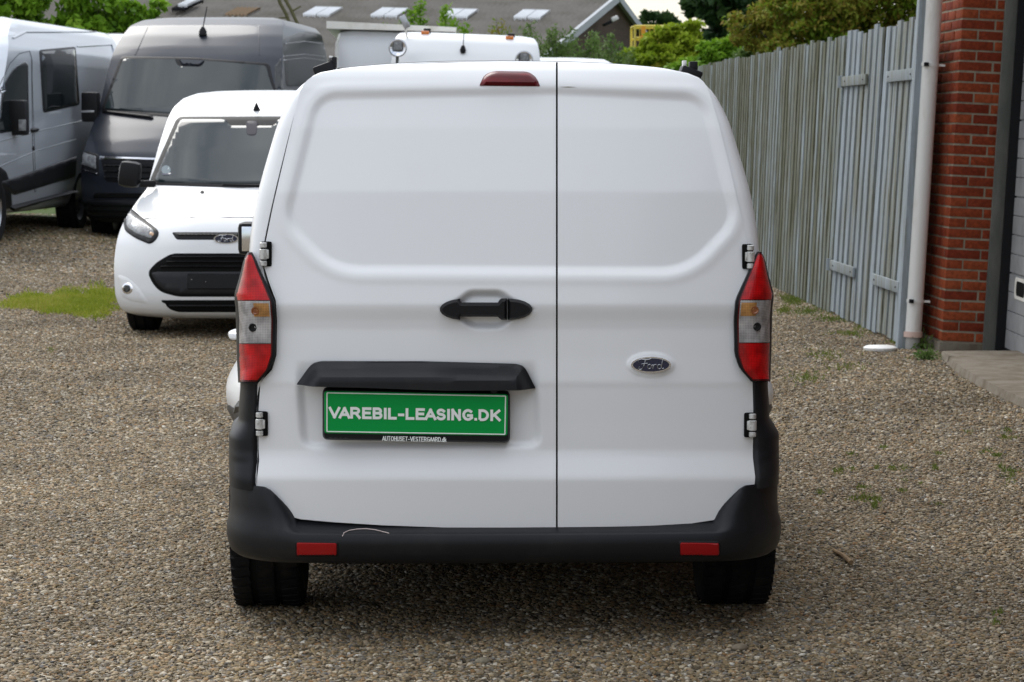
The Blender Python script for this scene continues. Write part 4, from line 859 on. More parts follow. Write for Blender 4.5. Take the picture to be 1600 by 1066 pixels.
bc = fv.pix(1017, 570, float(ydoor([1017], [570])[0]) - .004); script_badge(dr, bc, .122, M['chrome'], M['navy'], M['rim'])
relief('brake_light', dl, M['brake'], rounded([(749, 134, 2), (756, 118, 6), (770, 111, 10), (826, 112, 8), (838, 121, 6), (844, 135, 2)], 4), onrear(0), h=.016, r=6, step=4)
relief('smudge', dr, M['mortar'], [(874, 136), (888, 135.4), (902, 136.4), (888, 136.9)], onrear(-.0006), h=.0003, r=.5, step=3, skirt=0)
# roof rack feet
for px, py, sg in ((512, 102, -1), (1074, 105, 1)):
    c = fv.pix(px, py, .62); c.z = float(np.interp(abs(c.x), hp[::-1][:, 0], hp[::-1][:, 1])) - .01
    rk = MB().box((-.035, -.05, -.02), (.035, .06, .045), Matrix.Translation(c) @ Matrix.Rotation(sg * R(20), 4, 'Y')).build('rack_foot', M['black'], van, bevel=.008)
    MB().box((-.006, -.04, .03), (.006, 0, .068), Matrix.Translation(c + Vector((-.012 * sg, 0, .0)))).build('rack_clamp', M['steel'], rk, bevel=.002)
    MB().box((.005, -.04, .03), (.03, .02, .065), Matrix.Translation(c)).build('rack_clamp', M['black'], rk, bevel=.003)
    MB().box((-.03, -.05, -.0), (.03, .06, .06), Matrix.Translation(Vector((c.x, 1.9, c.z - .0)))).build('rack_foot', M['black'], van, bevel=.008)
# side details: mirrors, handles, windows, wheels
for sg in (-1, 1):
    mc = Vector((sg * .955, 2.72, 1.132)); a = MB()
    mr = MB().box((-.085, -.035, -.066), (.085, .10, .066), Matrix.Translation(mc)).box((-.22, .02, -.05), (-.05, .07, 0) , Matrix.Translation(mc) @ Matrix.Scale(sg, 4, (1, 0, 0))).build('wing_mirror', M['black'], van, bevel=.022)
    MB().box((-.068, -.038, -.05), (.068, -.034, .05), Matrix.Translation(mc)).build('mirror_glass', M['chrome'], mr, bevel=.0015)
    hd = MB().tube([(sg * (.905 + d_), y_, .84) for d_, y_ in ((-.02, 1.40), (.048, 1.43), (.056, 1.5), (.048, 1.57), (-.02, 1.60))], .014, 10).build('side_handle', M['white'], van)
    for yy_ in (2.3,): MB().tube([(sg * (.89 + d_), yy_ + q, .86) for d_, q in ((-.02, 0), (.03, .03), (.035, .1), (.03, .17), (-.02, .2))], .012, 10).build('side_handle', M['white'], van)
    sd_ = on_side(vb, sg); relief('side_window', van, M['darkglass'], rounded([(2.35, 1.12), (3.12, 1.10), (2.86, 1.52), (2.35, 1.56)], .07), sd_, h=.004, r=.01, step=.09)
    wheel(van, sg * .768, .75, .312, .232, sg); wheel(van, sg * .768, 3.25, .312, .232, sg)
    arch = [( .75 + .37 * math.cos(a_), .31 + .37 * math.sin(a_)) for a_ in np.linspace(0, math.pi, 15)] + [(.75 + .30 * math.cos(a_), .31 + .33 * math.sin(a_)) for a_ in np.linspace(math.pi, 0, 15)]
    relief('side_cladding', van, M['plastic'], rounded([(.42, .40), (3.5, .36), (3.5, .56), (.9, .635), (.42, .63)], .03), sd_, h=.012, r=.02, step=.1)
    relief('wheel_arch', van, M['plastic'], arch, sd_, h=.012, r=.02, step=.06)
    relief('arch_opening', van, M['gap'], [(.75 + .32 * math.cos(a_), .30 + .335 * math.sin(a_)) for a_ in np.linspace(0, math.pi, 17)], sd_, h=.006, r=.01, step=.08)
relief('windscreen', van, M['screen'], [(-.62, 1.16), (.62, 1.16), (.54, 1.66), (-.54, 1.66)], lambda x, z: ((vb.ray_cast(Vector((x, 6, z)), Vector((0, -1, 0)))[0] or Vector((x, 3, z))), Vector((0, .8, .6))), h=.004, r=.01, step=.1)
# ---------------------------------------------------------------- white van facing the camera on the left
cp = at(355, 450, 19.2); CL = Vector((cp.x, 19.2, 0)); CYAW = -math.atan((920 - VPX) / F)
fc = Frame(CL, CYAW); con = empty('compact_van', CL, CYAW, 'white compact van facing the camera, half hidden behind the foreground van', 'van')
#       z     y0    hw   bow  pow
S = [(.15, .10, .76, .30, 3.4), (.19, .02, .87, .34, 3.6), (.30, -.02, .915, .40, 3.6), (.50, .0, .93, .42, 3.4), (.62, .02, .93, .44, 3.2), (.72, .05, .92, .46, 3.0), (.80, .09, .905, .48, 2.8), (.87, .15, .885, .50, 2.6), (.93, .26, .855, .46, 2.5), (.99, .43, .83, .38, 2.5), (1.05, .62, .80, .30, 2.5), (1.10, .79, .775, .24, 2.6), (1.16, .86, .762, .21, 2.6), (1.40, 1.13, .735, .18, 2.8), (1.60, 1.37, .705, .16, 3), (1.68, 1.48, .690, .15, 3), (1.75, 1.62, .670, .14, 3), (1.82, 1.80, .625, .14, 3), (1.865, 2.05, .55, .15, 3), (1.89, 2.35, .42, .2, 3), (1.90, 2.7, .25, .2, 3)]
cb = slices_shell('body', S, 4.4, M['white2'], con); cbv = bvh_of(cb); P = on_shell(fc, cbv)
def cen(y): d = fc.m @ Vector((0, y, 1)); return fc.proj([(0, y, 1)])[0][0]
def sym(poly, y):                               # mirror a photo outline about the van's centre line at depth y
    c = cen(y); return [(2 * c - a, b) for a, b in poly][::-1]
c8 = cen(.8); c14 = cen(1.45)
ws = rounded([(277, 182, 10), (2 * c14 - 277, 182, 10), (2 * c8 - 231, 290, 14), (c8, 294, 4), (231, 289, 14)], 8, 6)
wsn = relief('windscreen', con, M['black'], ws, P, h=.006, r=2, step=5)
relief('windscreen_glass', wsn, M['screen'], rounded([(281, 187, 8), (c14 - 40, 187, 4), (c14 - 34, 197, 4), (c14 + 34, 197, 4), (c14 + 40, 187, 4), (2 * c14 - 281, 187, 8), (2 * c8 - 240, 287, 10), (c8, 289, 4), (240, 286, 10)], 6, 5), P, h=.016, r=2, step=5)
relief('sensor_housing', wsn, mat('sensor_mauve', (.05, .046, .055), .5, spec=.2), rounded([(c14 - 11, 190), (c14 + 11, 190), (c14 + 9, 216), (c14 - 9, 216)], 8), P, h=.02, r=2, step=5)
pd = relief('parking_disc', wsn, mat('disc_pale', (.16, .20, .22), .5, spec=.2), [(261 + 8 * math.cos(a), 268 + 8 * math.sin(a)) for a in np.linspace(0, 2 * math.pi, 20)[:-1]], P, h=.019, r=1, step=4)
relief('disc_hand', pd, M['platewhite'], [(262, 270), (266, 260), (267, 268)], P, h=.022, r=1, step=3)
relief('disc_base', pd, M['navy'], [(250, 272), (272, 272), (270, 277), (252, 277)], P, h=.02, r=1, step=4)
relief('wiper', con, M['black'], [(345, 289), (430, 290), (430, 293.5), (345, 291.5)], P, h=.018, r=1, step=5)
relief('washer_jet', con, M['black'], rounded([(313, 298), (319, 298), (319, 303), (313, 303)], 2), P, h=.012, r=2, step=3)
an = P(401, 172)[0]; MB().lathe([(0, 0), (.03, 0), (.022, .02), (.008, .05), (.006, .06), (0, .06)], 14, Matrix.Translation(an) @ Matrix.Rotation(R(15), 4, 'X')).build('antenna', M['black'], con)
hoodl = [P(x, y) for x, y in [(221, 344), (228, 342), (245, 341), (300, 340), (355, 340), (400, 340), (440, 341)]]
MB().tube([a + n_ * .001 for a, n_ in hoodl], .004, 6).build('bonnet_gap', M['black'], con)
for s_ in (0, 1):
    f_ = (lambda p_, y: sym(p_, y)) if s_ else (lambda p_, y: p_)
    hl = relief('headlamp', con, M['black'], f_(rounded([(200, 324, 3), (208, 328, 4), (226, 343, 8), (246, 358, 8), (249, 366, 5), (243, 377, 6), (234, 382, 4), (212, 373, 8), (195, 361, 6), (193, 348, 5), (196, 332, 4)], 5), .25), P, h=.012, r=2, step=5)
    relief('lamp_glass', hl, M['headlamp'], f_(rounded([(201, 329, 3), (222, 344, 6), (242, 359, 6), (244, 366, 4), (238, 376, 5), (214, 368, 6), (198, 357, 5), (197, 345, 5)], 5), .25), P, h=.018, r=3, step=4)
    relief('lamp_bowl', hl, M['chrome'], f_([(212 + 7 * math.cos(a), 352 + 7 * math.sin(a)) for a in np.linspace(0, 2 * math.pi, 16)[:-1]], .25), P, h=.022, r=3, step=3)
    relief('turn_lamp', hl, mat('pale_amber', (.5, .3, .16), .2, 0, 1), f_([(238 + 5 * math.cos(a), 367 + 5 * math.sin(a)) for a in np.linspace(0, 2 * math.pi, 14)[:-1]], .25), P, h=.022, r=3, step=3)
    fg = relief('fog_lamp_recess', con, M['white2'], f_(rounded([(183, 428), (200, 434), (216, 448), (234, 475), (205, 471), (188, 462)], 8), .2), P, h=.006, r=3, step=6)
    fg2 = relief('fog_lamp', fg, M['chrome'], f_([(200 + 9.5 * math.cos(a), 451 + 9.5 * math.sin(a)) for a in np.linspace(0, 2 * math.pi, 20)[:-1]], .2), P, h=.012, r=2, step=4)
    relief('fog_glass', fg2, M['darkglass'], f_([(200 + 7.5 * math.cos(a), 451 + 7.5 * math.sin(a)) for a in np.linspace(0, 2 * math.pi, 20)[:-1]], .2), P, h=.015, r=2, step=4)
    c0_ = fc.pix(203, 273, .95); x = c0_.x * (-1 if s_ else 1); sg = -1 if x < 0 else 1
    mr = MB().box((-.085, -.07, -.10), (.085, .07, .105), Matrix.Translation((x, .95, c0_.z)) @ Matrix.Rotation(sg * R(-8), 4, 'Y')).build('wing_mirror', M['black'], con, bevel=.05)
    MB().box((-.02, -.03, -.10), (.10, .03, -.045), Matrix.Translation((x - sg * .10, .95, c0_.z))).build('mirror_arm', M['black'], mr, bevel=.01)
    wheel(con, sg * .76, .82, .325, .215, sg); wheel(con, sg * .76, 3.5, .325, .215, sg)
    sd_ = on_side(cbv, sg); relief('side_window', con, M['darkglass'], rounded([(1.15, 1.12), (2.1, 1.12), (2.1, 1.6), (1.55, 1.6)], .08), sd_, h=.005, r=.01, step=.1)
    relief('arch_opening', con, M['gap'], [(.82 + .37 * math.cos(a_), .30 + .40 * math.sin(a_)) for a_ in np.linspace(0, math.pi, 17)], sd_, h=.004, r=.01, step=.08)
xc = cen(0); 
def full(poly): return poly + [(2 * xc - a, b) for a, b in poly[::-1]]
sl = relief('grille_slot', con, M['black'], rounded(full([(276, 375), (268, 363)]), 4), P, h=.004, r=2, step=6)
relief('chrome_strip', sl, M['plastic'], rounded(full([(280, 370), (272, 365)]), 2), P, h=.014, r=2, step=6)
gm = relief('grille', con, M['gap'], rounded(full([(278, 464), (252, 457), (240, 446), (230, 426), (243, 411), (268, 396)]), 9), P, h=.004, r=2, step=7)
relief('grille_rim', gm, M['plastic'], rounded(full([(278, 460), (256, 454), (244, 443), (235, 426), (246, 424), (268, 424)]), 6), P, h=.010, r=3, step=7)
for k in range(3): 
    y = 400 + 7.5 * k; relief('grille_slat', gm, M['black'], rounded(full([(268 - k * 9, y + 4.2), (269 - k * 9, y)]), 2), P, h=.016, r=2, step=6)
nh = relief('plate_holder', gm, M['black'], rounded(full([(292, 453), (292, 427)]), 3), P, h=.022, r=2, step=8)
for x in (300, 322): relief('screw', nh, M['platewhite'], [(x + 1.3 * math.cos(a), 437 + (x - 300) * .16 + 1.3 * math.sin(a)) for a in np.linspace(0, 6.28, 9)[:-1]], P, h=.026, r=1, step=2)
lw = relief('lower_grille', con, M['gap'], rounded(full([(279, 488), (266, 484), (250, 469)]), 5), P, h=.004, r=2, step=7)
relief('grille_slat', lw, M['black'], rounded(full([(268, 479), (262, 476)]), 1), P, h=.012, r=1, step=6)
bp = P(xc, 373)[0]; script_badge(con, bp + Vector((0, -.014, 0)), .185, M['chrome'], M['navy'], M['chrome'])

# ---------------------------------------------------------------- dark grey high-roof van
gp = at(268, 300, 29.2); gzv = float(gz(gp.x, 30.3)) - .03; GL = Vector((gp.x, 29.2, gzv)); GYAW = -math.atan((1100 - VPX) / F)
fg_ = Frame(GL, GYAW); big = empty('high_roof_van', GL, GYAW, 'dark grey high-roof van facing the camera beyond the white compact van', 'van')
S = [(.27, .10, .95, .35, 3.5), (.32, .02, 1.06, .36, 3.5), (.50, .0, 1.115, .34, 3.5), (.80, .02, 1.125, .32, 3.4), (.98, .05, 1.12, .32, 3.4), (1.05, .10, 1.115, .32, 3.4), (1.20, .28, 1.105, .30, 3.2), (1.38, .55, 1.09, .26, 3), (1.50, .76, 1.08, .23, 3), (1.54, .82, 1.075, .22, 3), (1.85, 1.08, 1.055, .20, 3), (2.18, 1.36, 1.03, .18, 3), (2.30, 1.50, 1.01, .18, 3), (2.45, 1.72, .975, .17, 3.4), (2.58, 2.0, .935, .17, 3.6), (2.66, 2.35, .86, .18, 3.6), (2.70, 2.7, .70, .2, 3), (2.715, 3.1, .4, .2, 3)]
bb_ = slices_shell('body', S, 5.5, M['grey'], big); bbv_ = bvh_of(bb_); P = on_shell(fg_, bbv_)
ws = relief('windscreen', big, M['black'], rounded([(189, 88, 7), (300, 90, 3), (421, 99, 7), (428, 130, 6), (450, 190, 8), (300, 186, 4), (157, 175, 9)], 6), P, h=.008, r=1.5, step=4)
relief('windscreen_glass', ws, M['screen'], rounded([(193, 92, 6), (275, 93, 2), (279, 104, 5), (315, 105, 5), (320, 95, 2), (416, 103, 6), (424, 132, 5), (444, 185, 6), (300, 181, 4), (163, 172, 7)], 5), P, h=.022, r=1.5, step=4)
relief('mirror_sensor', ws, M['grey'], rounded([(279, 93), (322, 95), (313, 105), (284, 104)], 5), P, h=.03, r=2, step=5)
relief('wiper', big, M['black'], [(160, 174), (240, 183), (240, 187), (160, 177)], P, h=.03, r=1, step=5)
am = P(317, 55)[0]; ab = MB().lathe([(0, 0), (.05, 0), (.045, .05), (.015, .10), (0, .10)], 12, Matrix.Translation(am)).build('antenna', M['black'], big); MB().tube([am + Vector((0, 0, .08)), am + Vector((.03, .12, .34))], .007, 6).build('antenna_rod', M['black'], ab)
for x in (232, 404):
    pts = [P(x + (y - 40) * (-.45 if x < 300 else .02), y) for y in range(38, 88, 6)]; MB().tube([a + n_ * -.002 for a, n_ in pts], .008, 6).build('roof_groove', M['grey'], big)
hl = relief('headlamp', big, M['black'], rounded([(123, 233, 3), (154, 242, 3), (155, 275, 3), (122, 264, 4), (119, 252, 3)], 3), P, h=.012, r=1.5, step=4)
relief('lamp_glass', hl, M['headlamp'], rounded([(126, 236, 3), (152, 244, 3), (152, 266, 3), (125, 257, 4)], 3), P, h=.02, r=2, step=4)
relief('lamp_strip', hl, M['chrome'], rounded([(122, 260), (153, 270), (153, 273), (122, 264)], 1), P, h=.022, r=1, step=4)
xr = 2 * fg_.proj([(0, 0, 1)])[0][0] - 137
relief('headlamp', big, M['headlamp'], rounded([(xr - 16, 248), (xr + 16, 244), (xr + 18, 270), (xr - 16, 280)], 4), P, h=.014, r=2, step=5)
gr_ = relief('grille', big, M['black'], rounded([(157, 247), (380, 254), (378, 284), (220, 288), (166, 284)], 4), P, h=.006, r=2, step=7)
relief('chrome_bar', gr_, M['chrome'], rounded([(156, 244), (385, 251), (385, 256), (156, 249.5)], 1), P, h=.02, r=1.5, step=6)
for k in range(3): relief('grille_slat', gr_, M['plastic'], rounded([(162, 257 + 9 * k), (375, 262 + 9 * k), (375, 266 + 9 * k), (163, 261 + 9 * k)], 1), P, h=.02, r=1.5, step=7)
lo = relief('lower_bumper', big, M['plastic'], rounded([(113, 306), (140, 311), (380, 318), (400, 352), (250, 357), (135, 353), (114, 340)], 5), P, h=.02, r=3, step=7)
relief('air_intake', lo, M['gap'], rounded([(150, 301), (360, 304), (360, 312), (146, 309)], 2), P, h=.026, r=1, step=6)
for k in range(4): relief('intake_slat', lo, M['gap'], rounded([(143 - 3 * k, 318 + 8.5 * k), (370, 322 + 8.5 * k), (370, 327 + 8.5 * k), (141 - 3 * k, 323 + 8.5 * k)], 1), P, h=.026, r=1, step=6)
for k in range(2): relief('intake_slat', lo, M['gap'], rounded([(117, 311 + 9 * k), (137, 315 + 9 * k), (135, 321 + 9 * k), (117, 317 + 9 * k)], 1), P, h=.026, r=1, step=4)
relief('parking_tag', lo, M['chrome'], [(117, 336), (126, 339), (126, 341), (117, 339)], P, h=.03, r=1, step=3)
sidew = relief('side_window', big, M['darkglass'], rounded([(429, 104), (440, 90), (443, 140), (430, 140)], 3), P, h=.006, r=1, step=4)
gpan = relief('side_panel', big, mat('glossy_black_side', (.008, .010, .010), .3, 0, 0, .1), rounded([(441, 62, 8), (470, 50, 8), (500, 56, 10), (510, 72, 6), (512, 132, 5), (447, 136, 5)], 5), P, h=.008, r=1.5, step=6)
for ya, yb in ((68, 66), (87, 86), (93, 92)): relief('trim_line', gpan, M['rim'], [(443, ya), (475, yb - 2), (508, yb + 2), (508, yb + 4), (475, yb), (443, ya + 2)], P, h=.016, r=1, step=5)
c0_ = fg_.pix(142, 168, 1.0)
for sg in (-1, 1):
    x = -c0_.x if sg > 0 else c0_.x
    mr = MB().box((-.10, -.09, -.17), (.10, .09, .18), Matrix.Translation((x, 1.0, c0_.z))).build('wing_mirror', M['black'], big, bevel=.035)
    MB().box((-.1, -.03, -.15), (.22, .05, -.07), Matrix.Translation((x, 1.0, c0_.z)) @ Matrix.Scale(-sg, 4, (1, 0, 0))).build('mirror_arm', M['black'], mr, bevel=.01)
    MB().box((-.098, -.095, -.06), (.06, -.075, -.035), Matrix.Translation((x, 1.0, c0_.z))).build('mirror_lamp', M['rim'], mr, bevel=.003)
    wheel(big, sg * .98, 1.0, .37, .25, sg); wheel(big, sg * .98, 4.5, .37, .25, sg)

# ---------------------------------------------------------------- silver-white van on the far left
TY = 27.0; tp = at(-12, 200, TY); TYAW = -math.atan((1130 - VPX) / F); TW = .99
tzv = float(gz(tp.x, TY + 1)) + .0; ax = Vector((math.cos(TYAW), math.sin(TYAW), 0)); TL = Vector((tp.x, TY, tzv)) - ax * TW - Vector((-math.sin(TYAW), math.cos(TYAW), 0)) * .9
ft = Frame(TL, TYAW); tr = empty('panel_van', TL, TYAW, 'silver-white panel van at the left edge showing its side with dark windows', 'van')
S = [(.30, .12, .86, .35, 3), (.36, .03, .93, .38, 3.2), (.55, 0, .97, .42, 3), (.85, .03, .985, .45, 2.8), (1.0, .12, .99, .45, 2.6), (1.12, .35, .99, .40, 2.6), (1.25, .70, .985, .32, 2.6), (1.34, .92, .975, .26, 2.8), (1.6, 1.12, .968, .22, 3), (1.95, 1.42, .955, .2, 3), (2.10, 1.58, .93, .19, 3), (2.24, 1.8, .865, .19, 3), (2.36, 2.15, .80, .19, 3), (2.43, 2.5, .70, .2, 3), (2.47, 2.9, .5, .2, 3), (2.48, 3.3, .3, .2, 3)]
tb = slices_shell('body', S, 7.3, M['silver'], tr); tbv = bvh_of(tb); P = on_shell(ft, tbv)
fdw = relief('front_window', tr, M['darkglass'], rounded([(-6, 210, 4), (-6, 150, 4), (20, 106, 9), (38, 95, 5), (44, 100, 4), (45, 186, 5), (28, 204, 6)], 4), P, h=.006, r=1.5, step=6)
rdw = relief('side_window', tr, M['black'], rounded([(61, 78, 4), (118, 73, 4), (125, 164, 5), (67, 177, 5)], 4), P, h=.006, r=1.5, step=6)
relief('pane', rdw, M['darkglass'], rounded([(63.5, 80.5, 3), (116.5, 76, 3), (123, 162, 4), (69, 174, 4)], 4), P, h=.009, r=1, step=6)
def seam(name, pts, m=M['black'], r_=.004, off=.001):
    q = []
    for (xa, ya), (xb, yb) in zip(pts[:-1], pts[1:]):
        k = max(2, int(math.hypot(xb - xa, yb - ya) / 8)); q += [P(xa + (xb - xa) * j / k, ya + (yb - ya) * j / k) for j in range(k)]
    q.append(P(*pts[-1])); return MB().tube([a + n_ * off for a, n_ in q], r_, 6).build(name, m, tr)
seam('door_gap', [(-6, 145), (15, 100), (30, 84), (46, 80), (49, 90), (50, 170), (51, 240), (54, 300)])
seam('door_gap', [(56, 300), (53, 205), (50, 120), (50, 92)], r_=.003)
seam('panel_crease', [(120, 73), (174, 70), (180, 90)], M['silver'], .012); seam('panel_crease', [(128, 180), (176, 172)], M['silver'], .01)
seam('roof_seam', [(20, 60), (40, 50), (175, 50)], M['silver'], .014)
seam('body_crease', [(-5, 222), (60, 205), (140, 186)], M['silver'], .012, -.008); seam('body_crease', [(-5, 262), (60, 235), (118, 218)], M['silver'], .012, -.008)
relief('side_moulding', tr, M['plastic'], rounded([(-4, 284, 3), (20, 278, 3), (120, 244, 3), (118, 276, 3), (22, 305, 3), (14, 300, 3)], 3), P, h=.018, r=2, step=6)
relief('side_step', tr, M['black'], rounded([(14, 322), (118, 296), (118, 300), (16, 328)], 2), P, h=.05, r=1.5, step=5)
relief('fuel_lock', tr, M['black'], [(52 + 2.2 * math.cos(a), 232 + 3.5 * math.sin(a)) for a in np.linspace(0, 6.28, 11)[:-1]], P, h=.006, r=1, step=2)
relief('door_handle', tr, M['black'], rounded([(47, 201), (58, 199), (59, 206), (48, 208)], 3), P, h=.035, r=2, step=3)
relief('wheel_arch', tr, M['black'], rounded([(-30, 262), (-4, 258), (10, 268), (17, 290), (19, 325), (-30, 340)], 6), P, h=.01, r=2, step=5)
wheel(tr, TW - .12, 1.05, .36, .24, 1); wheel(tr, TW - .12, 4.6, .36, .24, 1); wheel(tr, -TW + .12, 1.05, .36, .24, -1); wheel(tr, -TW + .12, 4.6, .36, .24, -1)
mp_, mn = P(26, 185); mc = ft.pix(26, 184, mp_.y - .15)
mr = MB().box((-.12, -.10, -.19), (.12, .10, .19), Matrix.Translation(mc)).build('wing_mirror', M['black'], tr, bevel=.04)
MB().box((.05, -.09, -.14), (.128, -.112, -.02), Matrix.Translation(mc)).build('mirror_lamp', M['headlamp'], mr, bevel=.006)
MB().box((-.40, -.05, -.16), (-.05, .05, -.02), Matrix.Translation(mc)).build('mirror_arm', M['black'], mr, bevel=.02)

# ---------------------------------------------------------------- far white vehicles
def simple_van(name, label, px, Y, hw, ztop, L_, yaw, m, group=None):
    c = at(px, 150, Y); z0 = float(gz(c.x, Y)); o = empty(name, (c.x, Y, z0), yaw, label, 'van', group); k = ztop / 2.5
    S = [(.3, .1, hw * .9, .3, 3), (.5, 0, hw, .34, 3), (1.0 * k, .05, hw, .34, 3), (1.25 * k, .5, hw * .98, .26, 3), (1.45 * k, .85, hw * .97, .2, 3), (2.1 * k, 1.4, hw * .92, .18, 3), (2.38 * k, 1.8, hw * .84, .18, 3), (2.46 * k, 2.2, hw * .7, .2, 3), (2.5 * k, 2.9, hw * .4, .2, 3)]
    b_ = slices_shell('body', S, L_, m, o); bv = bvh_of(b_)
    relief('windscreen', o, M['darkglass'], rounded([(-hw * .84, 1.48 * k), (hw * .84, 1.48 * k), (hw * .76, 2.02 * k), (-hw * .76, 2.02 * k)], .08), lambda x, z: ((bv.ray_cast(Vector((x, -5, z)), Vector((0, 1, 0)))[0] or Vector((x, 1, z))), Vector((0, -.8, .6))), h=.01, r=.02, step=.14)
    for sg in (-1, 1): wheel(o, sg * (hw - .12), 1.0, .34, .22, sg); wheel(o, sg * (hw - .12), L_ - 1.2, .34, .22, sg)
    return o
simple_van('panel_van', 'white van roof peeking out right of the camper cab, above the foreground van', 858, 33, 1.0, 2.56, 5.6, -R(4), M['white2'])
simple_van('panel_van', 'white van rear corner just visible between the silver van and grey van', 86, 38, 1.0, 2.62, 5.6, -R(6), M['white2'])
# camper / truck cab with spotlights
UY = 31.0; uc = at(718, 100, UY); ut = empty('truck', (uc.x, UY, 0), 0, 'white truck cab with round spotlights and amber lamps, behind the foreground van roof', 'truck')
S = [(.4, .05, .95, .2, 4), (.6, 0, 1.0, .2, 4), (1.1, .02, 1.0, .2, 4), (1.3, .12, .99, .2, 4), (2.05, .5, .95, .18, 4), (2.25, .58, .93, .16, 5), (2.5, .72, .91, .13, 6), (2.66, .84, .885, .12, 6), (2.73, 1.0, .84, .12, 6), (2.755, 1.25, .7, .12, 5), (2.765, 1.6, .4, .1, 4)]
ub = slices_shell('cab', S, 3.2, M['white2'], ut); ubv = bvh_of(ub); fu = Frame(Vector((uc.x, UY, 0)), 0); P = on_shell(fu, ubv)
relief('windscreen', ut, M['darkglass'], rounded([(-.88, 1.38), (.88, 1.38), (.84, 1.98), (-.84, 1.98)], .1), lambda x, z: ((ubv.ray_cast(Vector((x, -5, z)), Vector((0, 1, 0)))[0] or Vector((x, .4, z))), Vector((0, -1, .3))), h=.01, r=.02, step=.14)
for px, py in ((609, 79), (807, 90)):
    c = fu.pix(px, py, .45); Mx = Matrix.Translation(c) @ Matrix.Rotation(R(90), 4, 'X')
    sp_ = MB().lathe([(0, -.12), (.06, -.12), (.105, -.03), (.112, 0), (.112, .02), (.098, .025)], 28, Mx).build('spotlight', M['rim'], ut)
    MB().lathe([(.098, .02), (.07, .012), (.03, .0), (0, .0)], 24, Mx).build('spot_reflector', M['chrome'], sp_); MB().box((-.05, -.02, -.05), (.05, 0, .05), Matrix.Translation(c + Vector((0, -.03, .02)))).build('spot_bulb_shield', M['headlamp'], sp_, bevel=.01)
    MB().tube([c + Vector((0, .05, -.10)), c + Vector((0, .12, -.22)), c + Vector((0, .2, -.26))], .02, 8).build('spot_bracket', M['rim'], sp_)
for px, py in ((651, 49), (783, 57)):
    c = P(px, py + (6 if px < 700 else 1))[0]; MB().box((-.05, -.03, -.01), (.05, .03, .035), Matrix.Translation(c)).build('marker_lamp', M['orange'], ut, bevel=.01); MB().box((-.02, .1, 0), (.07, .16, .07), Matrix.Translation(c)).build('marker_mount', M['black'], ut, bevel=.01)
ap_ = P(711, 78)[0]; ab = MB().lathe([(0, -.045), (.03, -.04), (.038, 0), (.02, .05), (0, .06)], 12, Matrix.Translation(ap_ + Vector((0, -.03, 0)))).build('antenna', M['black'], ut); MB().tube([ap_ + Vector((0, -.03, .04)), ap_ + Vector((.005, .0, .20))], .006, 6).build('antenna_rod', M['black'], ab)
mcm = fu.pix(617, 38, .9); MB().box((-.03, -.03, -.09), (.05, .03, .08), Matrix.Translation(mcm) @ Matrix.Rotation(R(-30), 4, 'Y')).build('work_lamp', M['rim'], ut, bevel=.01)
MB().tube([mcm + Vector((.02, 0, -.06)), mcm + Vector((.05, .0, -.2))], .012, 8).build('lamp_stalk', M['cream'], ut)
xa, xb = fu.pix(512, 60, 3.6).x, fu.pix(704, 60, 3.6).x; zt = fu.pix(560, 50, 3.6).z
MB().box((xa, 3.4, .9), (xb, 8.5, zt)).build('box_body', M['white'], ut, bevel=.22)
x0, x1 = fu.pix(497, 40, 3.3).x, fu.pix(700, 48, 3.3).x; za, zb = fu.pix(497, 41, 3.3).z, fu.pix(700, 43, 3.3).z
b = MB().add([(x0, 3.3, za), (x1, 3.3, zb), (x1, 3.3, zb - .06), (x0, 3.3, za - .1), (x0, 8.4, za), (x1, 8.4, zb), (x1, 8.4, zb - .1), (x0, 8.4, za - .1)], [(0,1,2,3),(4,5,6,7),(0,1,5,4),(3,2,6,7),(0,3,7,4),(1,2,6,5)]); b.build('tail_board', M['cream'], ut, smooth=None)
for sg in (-1, 1): wheel(ut, sg * .85, .8, .38, .25, sg); wheel(ut, sg * .85, 5.8, .38, .25, sg)
ut.rotation_euler.y = R(2.2)
